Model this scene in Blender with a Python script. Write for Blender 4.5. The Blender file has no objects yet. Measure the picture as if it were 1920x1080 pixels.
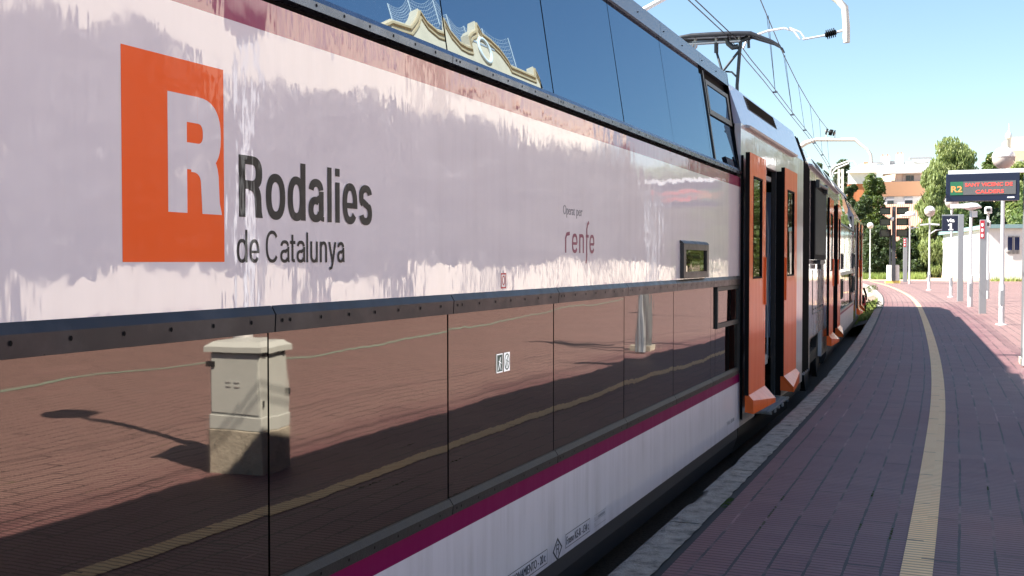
import bpy, math, random
from mathutils import Vector, Matrix, noise
R=random.Random(7)
SC=bpy.context.scene; COL=SC.collection
rad=math.radians
# ------------------------------------------------------------------ camera frame (x = across the track, y = along it, z = above the rail)
F=1970.0; TH=math.atan(852/F); PH=math.atan(50/F); CO=(0,0,2.3)
c_,s_=math.cos(TH),math.sin(TH)
FW=Vector((-s_*math.cos(PH),c_*math.cos(PH),-math.sin(PH))); RT=Vector((c_,s_,0)); UP=RT.cross(FW)
cam=bpy.data.cameras.new('camera'); co=bpy.data.objects.new('camera',cam); COL.objects.link(co); SC.camera=co
co.matrix_world=Matrix(((RT.x,UP.x,-FW.x,CO[0]),(RT.y,UP.y,-FW.y,CO[1]),(RT.z,UP.z,-FW.z,CO[2]),(0,0,0,1)))
cam.sensor_width=36; cam.lens=36*F/1920; cam.clip_end=6000; cam.clip_start=.05
def at(x,y,t):           # world point on the plane at distance t along the track
    d=FW+RT*((x-960)/F)+UP*((540-y)/F); return Vector(CO)+d*(t/d.y)
def gnd(x,y,h=.55):
    d=FW+RT*((x-960)/F)+UP*((540-y)/F); return Vector(CO)+d*((h-CO[2])/d.z)
# ------------------------------------------------------------------ materials
def mat(name,col=(.5,.5,.5),rough=.5,metal=0,ior=1.5,coat=0,emit=None,es=1,spec=None):
    m=bpy.data.materials.new(name); m.use_nodes=True; b=m.node_tree.nodes['Principled BSDF']
    b.inputs['Base Color'].default_value=(*col,1); b.inputs['Roughness'].default_value=rough
    b.inputs['Metallic'].default_value=metal; b.inputs['IOR'].default_value=ior
    b.inputs['Coat Weight'].default_value=coat; b.inputs['Coat Roughness'].default_value=.04
    if spec: b.inputs['Specular Tint'].default_value=(*spec,1)
    if emit: b.inputs['Emission Color'].default_value=(*emit,1); b.inputs['Emission Strength'].default_value=es
    return m
class N:
    def __init__(s,m): s.t=m.node_tree; s.n=s.t.nodes; s.b=s.n['Principled BSDF']
    def new(s,k,**kw):
        o=s.n.new(k)
        for a,v in kw.items(): setattr(o,a,v)
        return o
    def link(s,a,b): s.t.links.new(a,b)
    def coord(s,kind='Object',scale=(1,1,1)):
        tc=s.new('ShaderNodeTexCoord'); mp=s.new('ShaderNodeMapping'); mp.inputs['Scale'].default_value=scale
        s.link(tc.outputs[kind],mp.inputs['Vector']); return mp.outputs[0]
    def noise(s,v,scale,detail=4,rough=.55,dist=0):
        o=s.new('ShaderNodeTexNoise'); o.inputs['Scale'].default_value=scale; o.inputs['Detail'].default_value=detail
        o.inputs['Roughness'].default_value=rough; o.inputs['Distortion'].default_value=dist; s.link(v,o.inputs['Vector']); return o.outputs[0]
    def ramp(s,f,stops):
        o=s.new('ShaderNodeValToRGB'); s.link(f,o.inputs[0]); e=o.color_ramp.elements
        while len(e)<len(stops): e.new(.5)
        for q,(p,c) in zip(e,stops): q.position=p; q.color=(*c,1) if len(c)==3 else c
        return o.outputs[0]
    def mix(s,f,a,b,mode='MIX'):
        o=s.new('ShaderNodeMix',data_type='RGBA',blend_type=mode)
        for sock,v in ((o.inputs[0],f),(o.inputs[6],a),(o.inputs[7],b)):
            if isinstance(v,bpy.types.NodeSocket): s.link(v,sock)
            elif isinstance(v,tuple): sock.default_value=(*v,1)
            else: sock.default_value=v
        return o.outputs[2]
    def math(s,op,a,b=0,c=0):
        o=s.new('ShaderNodeMath',operation=op)
        for i,v in enumerate((a,b,c)):
            if isinstance(v,bpy.types.NodeSocket): s.link(v,o.inputs[i])
            else: o.inputs[i].default_value=v
        return o.outputs[0]
    def bump(s,h,dist,strength=1,prev=None):
        o=s.new('ShaderNodeBump'); o.inputs['Strength'].default_value=strength; o.inputs['Distance'].default_value=dist
        s.link(h,o.inputs['Height'])
        if prev: s.link(prev,o.inputs['Normal'])
        return o.outputs[0]
    def color(s,v): s.link(v,s.b.inputs['Base Color'])
    def normal(s,v): s.link(v,s.b.inputs['Normal'])
    def coatnormal(s,v): s.link(v,s.b.inputs['Coat Normal'])
    def roughn(s,v): s.link(v,s.b.inputs['Roughness'])
M={}
def paint(name,col,dirt=(.35,.30,.27),amount=.35,wob=1.0,coat=1.0,ior=1.4,cior=2.0):
    m=mat(name,col,.35,0,ior,coat); n=N(m); m.node_tree.nodes['Principled BSDF'].inputs['Coat IOR'].default_value=cior
    v=n.coord('Object'); st=n.coord('Object',(9,9,.55))
    streak=n.noise(st,1.0,6,.65); blot=n.noise(v,1.7,5,.6)
    f=n.math('MULTIPLY',n.ramp(streak,[(.42,(0,0,0)),(.78,(1,1,1))]),n.ramp(blot,[(.35,(.15,.15,.15)),(.7,(1,1,1))]))
    n.color(n.mix(n.math('MULTIPLY',f,amount),col,dirt))
    n.roughn(n.math('MULTIPLY_ADD',streak,.25,.35))
    h1=n.noise(n.coord('Object',(1,1,1)),.9,2,.5); h2=n.noise(n.coord('Object',(11,11,1.6)),1.0,3,.55); h3=n.noise(n.coord('Object',(3.0,3.0,2.2)),1.0,3,.6)
    nb=n.bump(h1,.006*wob); nb=n.bump(h2,.0008*wob,1,nb); nb=n.bump(h3,.0028*wob,1,nb)
    n.coatnormal(nb); n.normal(nb)
    cr=n.ramp(n.noise(n.coord('Object',(5,5,.8)),1.0,4,.6),[(.35,(.012,.012,.012)),(.75,(.08,.08,.08))]); n.link(cr,n.b.inputs['Coat Roughness'])
    return m
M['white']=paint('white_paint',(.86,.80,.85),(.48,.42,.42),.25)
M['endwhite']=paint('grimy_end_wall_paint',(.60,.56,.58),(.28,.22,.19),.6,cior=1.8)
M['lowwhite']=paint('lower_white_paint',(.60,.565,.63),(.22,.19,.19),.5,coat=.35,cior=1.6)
M['magenta']=paint('magenta_band_paint',(.30,.008,.095),(.60,.30,.40),.5,cior=2.0)
M['purple']=paint('purple_band_paint',(.17,.001,.062),(.1,.01,.04),.15,coat=.12,cior=1.5,ior=1.2)
M['orange']=paint('orange_paint',(1.0,.115,.001),(.85,.10,.004),.15,coat=.6,cior=1.5)
M['doororange']=paint('door_orange_paint',(.74,.125,.025),(.35,.07,.03),.5,coat=.45,cior=1.45,ior=1.25)
M['skirt']=mat('grey_skirt',(.045,.047,.055),.55)
M['black']=mat('black_rubber',(.005,.005,.006),.8,ior=1.25)
M['yellow']=mat('yellow_kerb_paint',(.75,.58,.16),.7)
M['ink']=paint('black_vinyl',(.010,.010,.012),(.02,.02,.02),.3,coat=.5,cior=1.6)
M['inkgrey']=paint('grey_vinyl',(.055,.055,.07),(.08,.08,.08),.3)
M['faint']=mat('worn_grey_vinyl',(.25,.24,.26),.5)
M['magink']=mat('magenta_vinyl',(.25,.015,.09),.3,coat=1)
def glassy(name,col,ior,wob=1,spec=(1,1,1),rmax=.05):
    m=mat(name,col,.02,0,ior,0,spec=spec); n=N(m)
    h1=n.noise(n.coord('Object',(1,1,.8)),1.1,1,.4); h2=n.noise(n.coord('Object',(1,1,.3)),6,2,.5)
    n.normal(n.bump(h2,.00022*wob,1,n.bump(h1,.0035*wob)))
    d=n.noise(n.coord('Object',(8,8,.5)),1.0,5,.6)
    n.roughn(n.ramp(d,[(.35,(rmax*.3,)*3),(.8,(rmax,)*3)]))
    n.color(n.mix(n.ramp(n.noise(n.coord('Object',(14,14,.7)),1,5,.65),[(.45,(0,0,0)),(.8,(.5,.5,.5))]),col,(.022,.016,.014)))
    return m
M['glasslow']=glassy('bronze_tinted_glass',(.008,.004,.004),2.75,1.5,(1,.86,.73),.035)
M['glassup']=glassy('dark_tinted_glass',(.006,.010,.020),4.2,.03,(.60,.81,1),.012)
def trimmat(name,col,metal=.6,r=.3):
    m=mat(name,col,r,metal); n=N(m); v=n.coord('Object')
    n.color(n.mix(n.ramp(n.noise(v,3.5,6,.65),[(.5,(0,0,0)),(.72,(1,1,1))]),col,tuple(min(1,x*1.35+.01) for x in col)))
    n.roughn(n.math('MULTIPLY_ADD',n.noise(v,9,4),.35,r-.12)); n.normal(n.bump(n.noise(v,3,2),.004)); return m
M['trim']=trimmat('weathered_dark_trim',(.035,.035,.040),.35)
M['trimup']=trimmat('weathered_metal_trim',(.14,.18,.25),.85,.22)
M['trimhead']=mat('blue_grey_header',(.05,.075,.12),.2,.2,2.0)
M['roof']=trimmat('roof_paint',(.30,.31,.36),.1,.45)
M['rooflilac']=paint('pale_lilac_roof_paint',(.42,.42,.56),(.2,.18,.18),.3)
M['interior']=mat('interior_panel',(.45,.58,.80),.4)
M['dark']=mat('dark_recess',(.012,.012,.013),.7)
M['greypl']=mat('pale_grey_plastic',(.42,.42,.42),.4)
M['steel']=mat('galvanised_steel',(.42,.44,.46),.38,.75)
M['steelp']=mat('pale_painted_steel',(.62,.63,.64),.4,.1)
M['iron']=mat('dark_iron',(.05,.055,.06),.45,.6)
M['wire']=mat('copper_wire',(.05,.05,.07),.4,.7)
M['cream']=mat('cream_painted_steel',(.70,.66,.58),.5)
M['slat']=mat('worn_step_metal',(.34,.35,.37),.45,.5)
def stone(name,col,sc=6,var=.35,bd=.01,rough=.85):
    m=mat(name,col,rough); n=N(m); v=n.coord('Object'); d=tuple(x*(1-var) for x in col); l=tuple(min(1,x*(1+var*.6)) for x in col)
    f=n.noise(v,sc,8,.65); n.color(n.ramp(f,[(.3,d),(.5,col),(.72,l)])); n.normal(n.bump(n.noise(v,sc*4,6,.7),bd)); return m
M['kerb']=stone('kerb_concrete',(.31,.275,.24),9,.65,.03)
M['concrete']=stone('concrete',(.42,.39,.32),5,.3)
M['conwhite']=stone('whitewashed_concrete',(.85,.83,.76),4,.15)
M['ballast']=stone('ballast_stones',(.26,.19,.14),30,.6,.06)
M['soil']=stone('dry_soil',(.34,.27,.19),3,.35,.03)
M['far']=stone('far_terrain',(.20,.20,.12),.05,.5,.1)
M['plaster']=stone('white_plaster',(.78,.77,.74),2,.08,.004)
M['creamwall']=stone('added_cream_stucco',(.66,.58,.48),1.2,.10,.01)
M['creamlight']=stone('pale_cream_stucco',(.68,.53,.37),1.2,.1,.01)
M['corn']=stone('ochre_cornice',(.52,.36,.20),3,.15)
M['trimlow']=stone('matt_dark_trim',(.016,.016,.018),14,.4,.002,.6)
M['teal']=mat('teal_fascia',(.22,.34,.35),.5)
def brickmat(name,a,b,mort,sx,sy):
    m=mat(name,a,.85); n=N(m); t=n.new('ShaderNodeTexBrick'); n.link(n.coord('Object'),t.inputs['Vector'])
    t.inputs['Color1'].default_value=(*a,1); t.inputs['Color2'].default_value=(*b,1); t.inputs['Mortar'].default_value=(*mort,1)
    t.inputs['Scale'].default_value=1; t.inputs['Brick Width'].default_value=sx; t.inputs['Row Height'].default_value=sy; t.inputs['Mortar Size'].default_value=.012
    n.color(t.outputs[0]); return m
M['brick']=brickmat('orange_brick',(.52,.19,.075),(.44,.15,.06),(.40,.22,.13),.4,.13)
m=mat('red_roof_tiles',(.5,.22,.14),.8); n=N(m); w=n.new('ShaderNodeTexWave',bands_direction='X'); w.inputs['Scale'].default_value=1.1; n.link(n.coord('Object'),w.inputs['Vector'])
n.color(n.ramp(w.outputs[0],[(.2,(.30,.11,.07)),(.7,(.62,.36,.26))])); M['tiles']=m
M['pane']=mat('window_pane',(.03,.035,.045),.05,0,1.6)
M['winblue']=mat('blue_window_pane',(.02,.05,.25),.1)
M['shutter']=mat('grey_shutter',(.38,.38,.40),.6)
M['globewhite']=mat('white_globe_cap',(.80,.80,.79),.25,coat=.5)
M['globelow']=mat('frosted_globe_bowl',(.50,.44,.40),.25,coat=.5)
M['navy']=mat('navy_sign_panel',(.012,.018,.045),.35)
M['signwhite']=mat('white_sign_letters',(.8,.8,.8),.4,emit=(1,1,1),es=.15)
M['redp']=mat('red_sign_panel',(.55,.03,.05),.4)
M['led']=mat('red_led_lettering',(.5,.05,.04),.5,emit=(1,.10,.07),es=.35)
M['ledo']=mat('orange_led_lettering',(.5,.2,.05),.5,emit=(1,.30,.10),es=.30)
M['ledbg']=mat('led_matrix',(.13,.13,.13),.4)
M['ledgreen']=mat('green_line_panel',(.03,.16,.08),.4)
M['cab']=stone('pale_grey_cabinet_paint',(.56,.60,.58),3,.08,.001,.5)
M['green']=stone('green_ground_paint',(.21,.26,.21),9,.4)
M['bark']=stone('bark',(.13,.09,.06),9,.4,.05)
M['moss']=mat('moss',(.06,.09,.02),.95)
def leafmat(name,a,b):
    m=mat(name,a,.55); n=N(m); v=n.coord('Object')
    g=n.new('ShaderNodeObjectInfo')
    n.color(n.ramp(n.noise(v,.9,3,.6),[(.32,a),(.68,b)]))
    # thin leaves let some light through
    tr=n.new('ShaderNodeBsdfTranslucent'); tr.inputs[0].default_value=(b[0]*1.3,b[1]*1.35,b[2],1)
    mx=n.new('ShaderNodeMixShader'); mx.inputs[0].default_value=.3
    out=n.n['Material Output']; n.link(n.b.outputs[0],mx.inputs[1]); n.link(tr.outputs[0],mx.inputs[2]); n.link(mx.outputs[0],out.inputs[0]); return m
M['leafpepper']=leafmat('pepper_tree_leaves',(.13,.18,.055),(.29,.33,.13))
M['leafdark']=leafmat('dark_pine_needles',(.025,.05,.02),(.07,.10,.035))
M['leafcyp']=leafmat('conifer_leaves',(.04,.08,.02),(.13,.17,.04))
M['leafbush']=leafmat('bush_leaves',(.12,.20,.04),(.28,.34,.09))
M['grass']=leafmat('grass_blades',(.12,.19,.04),(.30,.34,.10))
M['leafgrey']=leafmat('olive_leaves',(.10,.095,.10),(.17,.155,.15))
M['pinkflower']=mat('flowers',(.75,.6,.6),.7)
# paving (UVs in metres: u across from the platform edge, v along)
def paving(name,a,b,c,joint=True,grime=.6):
    m=mat(name,a,.75); n=N(m); uv=n.new('ShaderNodeUVMap'); uv.uv_map='UV'; sp=n.new('ShaderNodeSeparateXYZ'); n.link(uv.outputs[0],sp.inputs[0])
    U,V=sp.outputs[0],sp.outputs[1]
    wob=n.math('MULTIPLY',n.math('SUBTRACT',n.noise(uv.outputs[0],.8,2),.5),.03)
    U2=n.math('ADD',U,wob)
    rib=n.math('PINGPONG',n.math('DIVIDE',n.math('ADD',V,n.math('MULTIPLY',wob,.3)),.055),.5)      # 0..0.5
    ribc=n.ramp(rib,[(.10,(0,0,0)),(.20,(1,1,1))])
    cu=n.math('DIVIDE',U2,.2); fl=n.math('FLOOR',cu)
    ju=n.math('PINGPONG',cu,.5)                                      # joint lines between the tile columns
    fine=n.noise(uv.outputs[0],5,5,.7)
    jw=n.math('MULTIPLY',n.math('SUBTRACT',fine,.18),.11)
    jm=n.math('LESS_THAN',ju,n.math('ADD',jw,.006)) if joint else n.math('LESS_THAN',ju,-1)
    # sparse cross joints, staggered per column
    sh=n.math('MULTIPLY',n.math('FRACT',n.math('MULTIPLY',fl,.377)),1.1)
    jv=n.math('PINGPONG',n.math('DIVIDE',n.math('ADD',V,sh),1.1),.5)
    jc=n.math('LESS_THAN',jv,n.math('MULTIPLY',n.math('SUBTRACT',fine,.34),.035))
    jj=n.math('MAXIMUM',jm,jc)
    # tile tone
    wn=n.new('ShaderNodeTexWhiteNoise',noise_dimensions='2D'); cb=n.new('ShaderNodeCombineXYZ'); n.link(fl,cb.inputs[0]); n.link(n.math('FLOOR',n.math('DIVIDE',V,.22)),cb.inputs[1]); n.link(cb.outputs[0],wn.inputs['Vector'])
    big=n.noise(uv.outputs[0],.45,5,.6)
    tone=n.math('MULTIPLY_ADD',wn.outputs[0],.22,n.math('MULTIPLY',big,.9))
    col=n.ramp(tone,[(.25,a),(.50,b),(.78,c)])
    if joint:
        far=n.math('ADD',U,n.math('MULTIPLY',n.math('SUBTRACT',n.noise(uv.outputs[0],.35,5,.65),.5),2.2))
        sunlit_u=n.ramp(n.math('DIVIDE',far,6.0),[(.42,(0,0,0)),(.62,(1,1,1))])
        sunlit_v=n.ramp(n.math('DIVIDE',V,100),[(.40,(0,0,0)),(.50,(1,1,1))])
        sunlit=n.math('MAXIMUM',sunlit_u,sunlit_v); col=n.mix(n.math('MULTIPLY',sunlit,.85),col,(.33,.215,.19))  # sunlight mixed into the colour: paler beyond the train's shadow and at the far end
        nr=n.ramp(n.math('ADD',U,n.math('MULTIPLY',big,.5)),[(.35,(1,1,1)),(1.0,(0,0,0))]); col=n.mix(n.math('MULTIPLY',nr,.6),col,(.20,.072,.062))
    spk=n.noise(uv.outputs[0],60,3,.7)
    col=n.mix(n.math('MULTIPLY',spk,.25),col,tuple(x*.5 for x in b))
    col=n.mix(n.math('MULTIPLY',n.math('SUBTRACT',1,ribc),.8),col,tuple(x*.30 for x in b))
    moss=n.ramp(n.noise(uv.outputs[0],1.6,4,.7),[(.60,(.018,.014,.014)),(.68,(.05,.06,.012))])
    pale=n.ramp(n.noise(uv.outputs[0],1.1,3,.6),[(.50,(0,0,0)),(.66,(1,1,1))])
    jcol=n.mix(pale,moss,tuple(x*1.12 for x in c))
    col=n.mix(jj,col,jcol)
    dust=n.ramp(n.noise(uv.outputs[0],.9,6,.7),[(.62,(0,0,0)),(.80,(.35,.35,.35))]); col=n.mix(dust,col,(.30,.25,.24))
    st=n.ramp(n.noise(uv.outputs[0],2.3,5,.75),[(.60,(0,0,0)),(.72,(.5,.5,.5))]); col=n.mix(st,col,tuple(x*.38 for x in b))
    vo=n.new('ShaderNodeTexVoronoi'); vo.inputs['Scale'].default_value=1.9; n.link(uv.outputs[0],vo.inputs['Vector']); gum=n.ramp(vo.outputs['Distance'],[(.028,(.65,.65,.65)),(.040,(0,0,0))]); col=n.mix(gum,col,(.035,.03,.035))
    n.color(col)
    hh=n.math('MULTIPLY',ribc,n.math('SUBTRACT',1,jj)); n.normal(n.bump(hh,.006,.8,n.bump(spk,.004)))
    n.roughn(n.math('MULTIPLY_ADD',big,.3,.45))
    return m
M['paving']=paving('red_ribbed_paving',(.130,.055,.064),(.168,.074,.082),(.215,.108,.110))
M['tactile']=paving('ochre_tactile_paving',(.88,.54,.25),(.93,.60,.29),(.97,.67,.34),False,.2)
# ------------------------------------------------------------------ mesh helpers
class MB:
    def __init__(s): s.v=[];s.f=[];s.m=[];s.sm=[]
    def face(s,pts,mi=0,smooth=False):
        b=len(s.v); s.v+= [tuple(p) for p in pts]; s.f.append(tuple(range(b,b+len(pts)))); s.m.append(mi); s.sm.append(smooth)
    def mesh(s,vs,fs,mi=0,smooth=False):
        b=len(s.v); s.v+=[tuple(p) for p in vs]
        for f in fs: s.f.append(tuple(b+i for i in f)); s.m.append(mi); s.sm.append(smooth)
    def box(s,a,b,mi=0,rz=0,o=(0,0,0)):
        x0,y0,z0=a;x1,y1,z1=b; vs=[(x0,y0,z0),(x1,y0,z0),(x1,y1,z0),(x0,y1,z0),(x0,y0,z1),(x1,y0,z1),(x1,y1,z1),(x0,y1,z1)]
        if rz:
            c,q=math.cos(rz),math.sin(rz); vs=[(o[0]+(x-o[0])*c-(y-o[1])*q,o[1]+(x-o[0])*q+(y-o[1])*c,z) for x,y,z in vs]
        s.mesh(vs,[(0,3,2,1),(4,5,6,7),(0,1,5,4),(1,2,6,5),(2,3,7,6),(3,0,4,7)],mi)
    def bbox(s,a,b,e=.01,mi=0):   # box with chamfered vertical edges and top
        x0,y0,z0=a;x1,y1,z1=b
        def ring(d,z): return [(x0+d+e,y0+d,z),(x1-d-e,y0+d,z),(x1-d,y0+d+e,z),(x1-d,y1-d-e,z),(x1-d-e,y1-d,z),(x0+d+e,y1-d,z),(x0+d,y1-d-e,z),(x0+d,y0+d+e,z)]
        s.loft([ring(0,z0),ring(0,z1-e),ring(e,z1)],mi)
    def loft(s,rings,mi=0,caps=True,smooth=False,closed=True):
        n=len(rings[0]); vs=[p for r in rings for p in r]; fs=[]
        for i in range(len(rings)-1):
            for j in range(n if closed else n-1):
                k=(j+1)%n; fs.append((i*n+j,i*n+k,(i+1)*n+k,(i+1)*n+j))
        s.mesh(vs,fs,mi,smooth)
        if caps: s.mesh(rings[0],[tuple(reversed(range(n)))],mi); s.mesh(rings[-1],[tuple(range(n))],mi)
    def prism_y(s,prof,y0,y1,mi=0,edge=None,caps=True,capmi=None):   # prof: (x,z) list counter-clockwise seen from -y
        n=len(prof)
        for i in range(n):
            a,b=prof[i],prof[(i+1)%n]; k=edge[i] if edge else mi
            s.face([(a[0],y0,a[1]),(a[0],y1,a[1]),(b[0],y1,b[1]),(b[0],y0,b[1])][::-1],k)
        if caps:
            q=mi if capmi is None else capmi
            s.face([(p[0],y0,p[1]) for p in prof],q); s.face([(p[0],y1,p[1]) for p in reversed(prof)],q)
    def tube(s,pts,r,n=8,mi=0,smooth=True,caps=True):
        pts=[Vector(p) for p in pts]; rs=r if isinstance(r,(list,tuple)) else [r]*len(pts); rings=[]; u=None
        for i,p in enumerate(pts):
            d=(pts[min(i+1,len(pts)-1)]-pts[max(i-1,0)]).normalized()
            if u is None: u=d.cross(Vector((0,0,1)) if abs(d.z)<.9 else Vector((1,0,0))).normalized()
            else: u=(u-d*u.dot(d)).normalized()
            w=d.cross(u); rings.append([tuple(p+(u*math.cos(a)+w*math.sin(a))*rs[i]) for a in (2*math.pi*k/n for k in range(n))])
        s.loft(rings,mi,caps,smooth)
    def lathe(s,prof,o=(0,0,0),n=20,mi=0,smooth=True):
        rings=[[(o[0]+r*math.cos(a),o[1]+r*math.sin(a),o[2]+z) for a in (2*math.pi*k/n for k in range(n))] for r,z in prof]
        s.loft(rings,mi,True,smooth)
    def build(s,name,mats,parent=None,loc=None):
        me=bpy.data.meshes.new(name); me.from_pydata(s.v,[],s.f)
        for k in (mats if isinstance(mats,(list,tuple)) else [mats]): me.materials.append(M[k] if isinstance(k,str) else k)
        me.polygons.foreach_set('material_index',s.m); me.polygons.foreach_set('use_smooth',s.sm); me.update()
        o=bpy.data.objects.new(name,me); COL.objects.link(o)
        if parent: o.parent=parent
        if loc: o.location=loc
        return o
def tag(o,label=None,cat=None,group=None,kind=None):
    for k,v in (('label',label),('category',cat),('group',group),('kind',kind)):
        if v: o[k]=v
    return o
def thing(name,label,cat,loc=(0,0,0),rz=0,group=None):
    o=bpy.data.objects.new(name,None); COL.objects.link(o); o.location=loc; o.rotation_euler=(0,0,rz); o.empty_display_size=.3
    return tag(o,label,cat,group)
def kids(o): return [q for q in bpy.data.objects if q.parent is o]
def dup(root,loc,rz,label,group=None):
    r=root.copy(); COL.objects.link(r); r.location=loc; r.rotation_euler=(0,0,rz); r['label']=label
    if group: r['group']=group
    for ch in kids(root):
        c=ch.copy(); COL.objects.link(c); c.parent=r
        for g in kids(ch):
            d=g.copy(); COL.objects.link(d); d.parent=c
    return r
def catmull(tab,t):
    if t<=tab[0][0]: return tab[0][1]
    if t>=tab[-1][0]: return tab[-1][1]
    i=max(k for k in range(len(tab)) if tab[k][0]<=t); i=min(i,len(tab)-2)
    p1,p2=tab[i],tab[i+1]; p0=tab[i-1] if i else p1; p3=tab[i+2] if i+2<len(tab) else p2
    h=p2[0]-p1[0]; u=(t-p1[0])/h
    m1=(p2[1]-p0[1])/(p2[0]-p0[0])*h; m2=(p3[1]-p1[1])/(p3[0]-p1[0])*h
    return (2*u**3-3*u*u+1)*p1[1]+(u**3-2*u*u+u)*m1+(-2*u**3+3*u*u)*p2[1]+(u**3-u*u)*m2
ET=[(-40,-3.6),(-20,-2.33),(-8,-1.95),(3,-1.83),(12,-1.86),(18,-2.0),(25.8,-2.32),(36.3,-2.85),(48.5,-3.55),(60.7,-4.55),(80.7,-6.75),(100,-9.6)]
def E(t): return catmull(ET,t)
def strip(name,u0,u1,z,t0,t1,mk,dt=1.0,wall=0,cols=1,kind='structure'):
    ts=[t0+(t1-t0)*i/max(1,int((t1-t0)/dt)) for i in range(max(1,int((t1-t0)/dt))+1)]
    vs=[];uv=[];fs=[];w=cols+1
    for t in ts:
        a=(u0(t) if callable(u0) else u0); b=(u1(t) if callable(u1) else u1)
        for k in range(w):
            u=a+(b-a)*k/cols; vs.append((E(t)+u,t,z)); uv.append((u,t))
    for i in range(len(ts)-1):
        for k in range(cols): fs.append((i*w+k,i*w+k+1,(i+1)*w+k+1,(i+1)*w+k))
    if wall:
        b0=len(vs)
        for i,t in enumerate(ts): vs.append((vs[i*w][0],t,z-wall)); uv.append((0,t))
        for i in range(len(ts)-1): fs.append((b0+i,i*w,(i+1)*w,b0+i+1))
    me=bpy.data.meshes.new(name); me.from_pydata(vs,[],fs); l=me.uv_layers.new(name='UV')
    for lp in me.loops: l.data[lp.index].uv=uv[lp.vertex_index]
    me.materials.append(M[mk]); me.update(); o=bpy.data.objects.new(name,me); COL.objects.link(o)
    return tag(o,kind=kind)
# ------------------------------------------------------------------ ground
def plane(name,pts,z,mk):
    b=MB(); b.face([(x,y,z) for x,y in pts]); return tag(b.build(name,mk),kind='structure')
plane('ground',[(-1500,-600),(1500,-600),(1500,3000),(-1500,3000)],-.42,'far')
plane('track_bed',[(-9.5,-40),(-1.2,-40),(-1.2,40),(-9,110),(-16,110)],-.2,'ballast')
plane('terrain',[(-1.2-7,101),(26,101),(26,-60),(200,-60),(300,420),(-120,420),(-40,101)],.47,'soil')
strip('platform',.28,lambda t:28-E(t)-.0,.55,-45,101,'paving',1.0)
strip('tactile_strip',lambda t:1.50-.0035*max(0,t-40),lambda t:1.668-.0035*max(0,t-40),.556,-40,97,'tactile',.5)
b=MB()
ts=[-40+i*1.0 for i in range(141)]
for a,c in zip(ts,ts[1:]): b.face([(E(a)+.06,a,-.3),(E(a)+.06,a,.5),(E(c)+.06,c,.5),(E(c)+.06,c,-.3)])
tag(b.build('platform_wall','concrete'),kind='structure')
# kerb stones with worn, broken edges
b=MB(); t=-39.0
while t<96:
    L=1.93 if t>2 and t<30 else 2.0; near=-1<t<30
    nu,nv=(7,48) if near and t<16 else (3,9)
    chip=R.uniform(0,1)
    rows=[]
    for j in range(nv+1):
        tt=t+.008+(L-.016)*j/nv; row=[]
        for i in range(nu+1):
            f=i/nu; u=.0+.235*f; z=.556
            q=noise.noise(Vector((u*9,tt*7,3.1))); q2=noise.noise(Vector((u*3,tt*1.6,9)))
            if i==0: u+=max(0,q2*.05+q*.012-.008)+(.06 if abs(tt-7.65)<.22 else 0)*(1+q); z-=.012
            if i==nu: u-=max(0,.012*q+.004)
            z+=q*.004-(.02*max(0,q2-.25) if i<3 else 0)
            row.append((E(tt)+u,tt,z))
        rows.append(row)
    vs=[p for r in rows for p in r]; w=nu+1
    b.mesh(vs,[(j*w+i,j*w+i+1,(j+1)*w+i+1,(j+1)*w+i) for j in range(nv) for i in range(nu)],0,True)
    for j in range(nv):
        p,q=rows[j][0],rows[j+1][0]; b.face([(p[0]+.015,p[1],.30),p,q,(q[0]+.015,q[1],.30)])
    b.face([(rows[0][k][0],rows[0][k][1],.4) for k in (0,nu)]+[rows[0][nu],rows[0][0]])
    t+=L
tag(b.build('kerb','kerb'),kind='structure')
strip('kerb_joint',.19,.30,.545,-40,96,'dark')
# moss and weeds in the joints
b=MB()
def tuft(b,x,y,z,r,n,h):
    n=n*3; h*=.6
    for k in range(n):
        a=R.uniform(0,6.3); q=R.uniform(0,r); px,py=x+q*math.cos(a),y+q*math.sin(a)*1.6; l=R.uniform(.4,1)*h; w=l*.35; d=R.uniform(0,6.3)
        b.face([(px-w*math.cos(d),py-w*math.sin(d),z),(px+w*math.cos(d),py+w*math.sin(d),z),(px+R.uniform(-w,w),py+R.uniform(-w,w),z+l)])
for k_ in range(26):
    tt=gnd(1350,942).y+R.uniform(-.16,.16); tuft(b,E(tt)+.255+R.uniform(-.03,.02),tt,.548,.016,8,.018)
for (x,y) in ((1463,935),(1447,955),(1440,967),(1427,985),(1645,995),(1641,1003),(1858,918),(1632,927),(1620,927),(1641,992)):
    p=gnd(x,y); u=round((p.x-E(p.y))/.2)*.2
    for q_ in range(5): tt=p.y+R.uniform(-.09,.09); tuft(b,E(tt)+u,tt,.553,.007,9,.010)
tag(b.build('joint_moss','moss'),kind='stuff')
# painted green line curving across the platform
pts=[(6.3,6.0),(6.6,8.2),(7.2,10),(7.4,11.5),(6.8,13.4),(6.4,15.5),(6.5,18),(7.2,23),(8.2,30),(9.5,45)]
b=MB()
for (x0,y0),(x1,y1) in zip(pts,pts[1:]): b.face([(x0-.09,y0,.556),(x0+.09,y0,.556),(x1+.09,y1,.556),(x1-.09,y1,.556)])
tag(b.build('painted_line','green'),kind='structure')
# rails and sleepers
def rail(off,label):
    b=MB(); rings=[]
    for i in range(146):
        t=-40+i; x=E(t)-1.96+off; ts_=[(-.07,-.17),(.07,-.17),(.07,-.155),(.012,-.13),(.012,-.04),(.035,-.03),(.035,0),(-.035,0),(-.035,-.03),(-.012,-.04),(-.012,-.13),(-.07,-.155)]
        rings.append([(x+p,t,q) for p,q in ts_])
    b.loft(rings,0); o=b.build('rail','iron'); tag(o,label,'rail')
rail(.75,'steel running rail nearer the platform, emerging beyond the rear of the train')
rail(-.85,'steel running rail farther from the platform, under the train')
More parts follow.
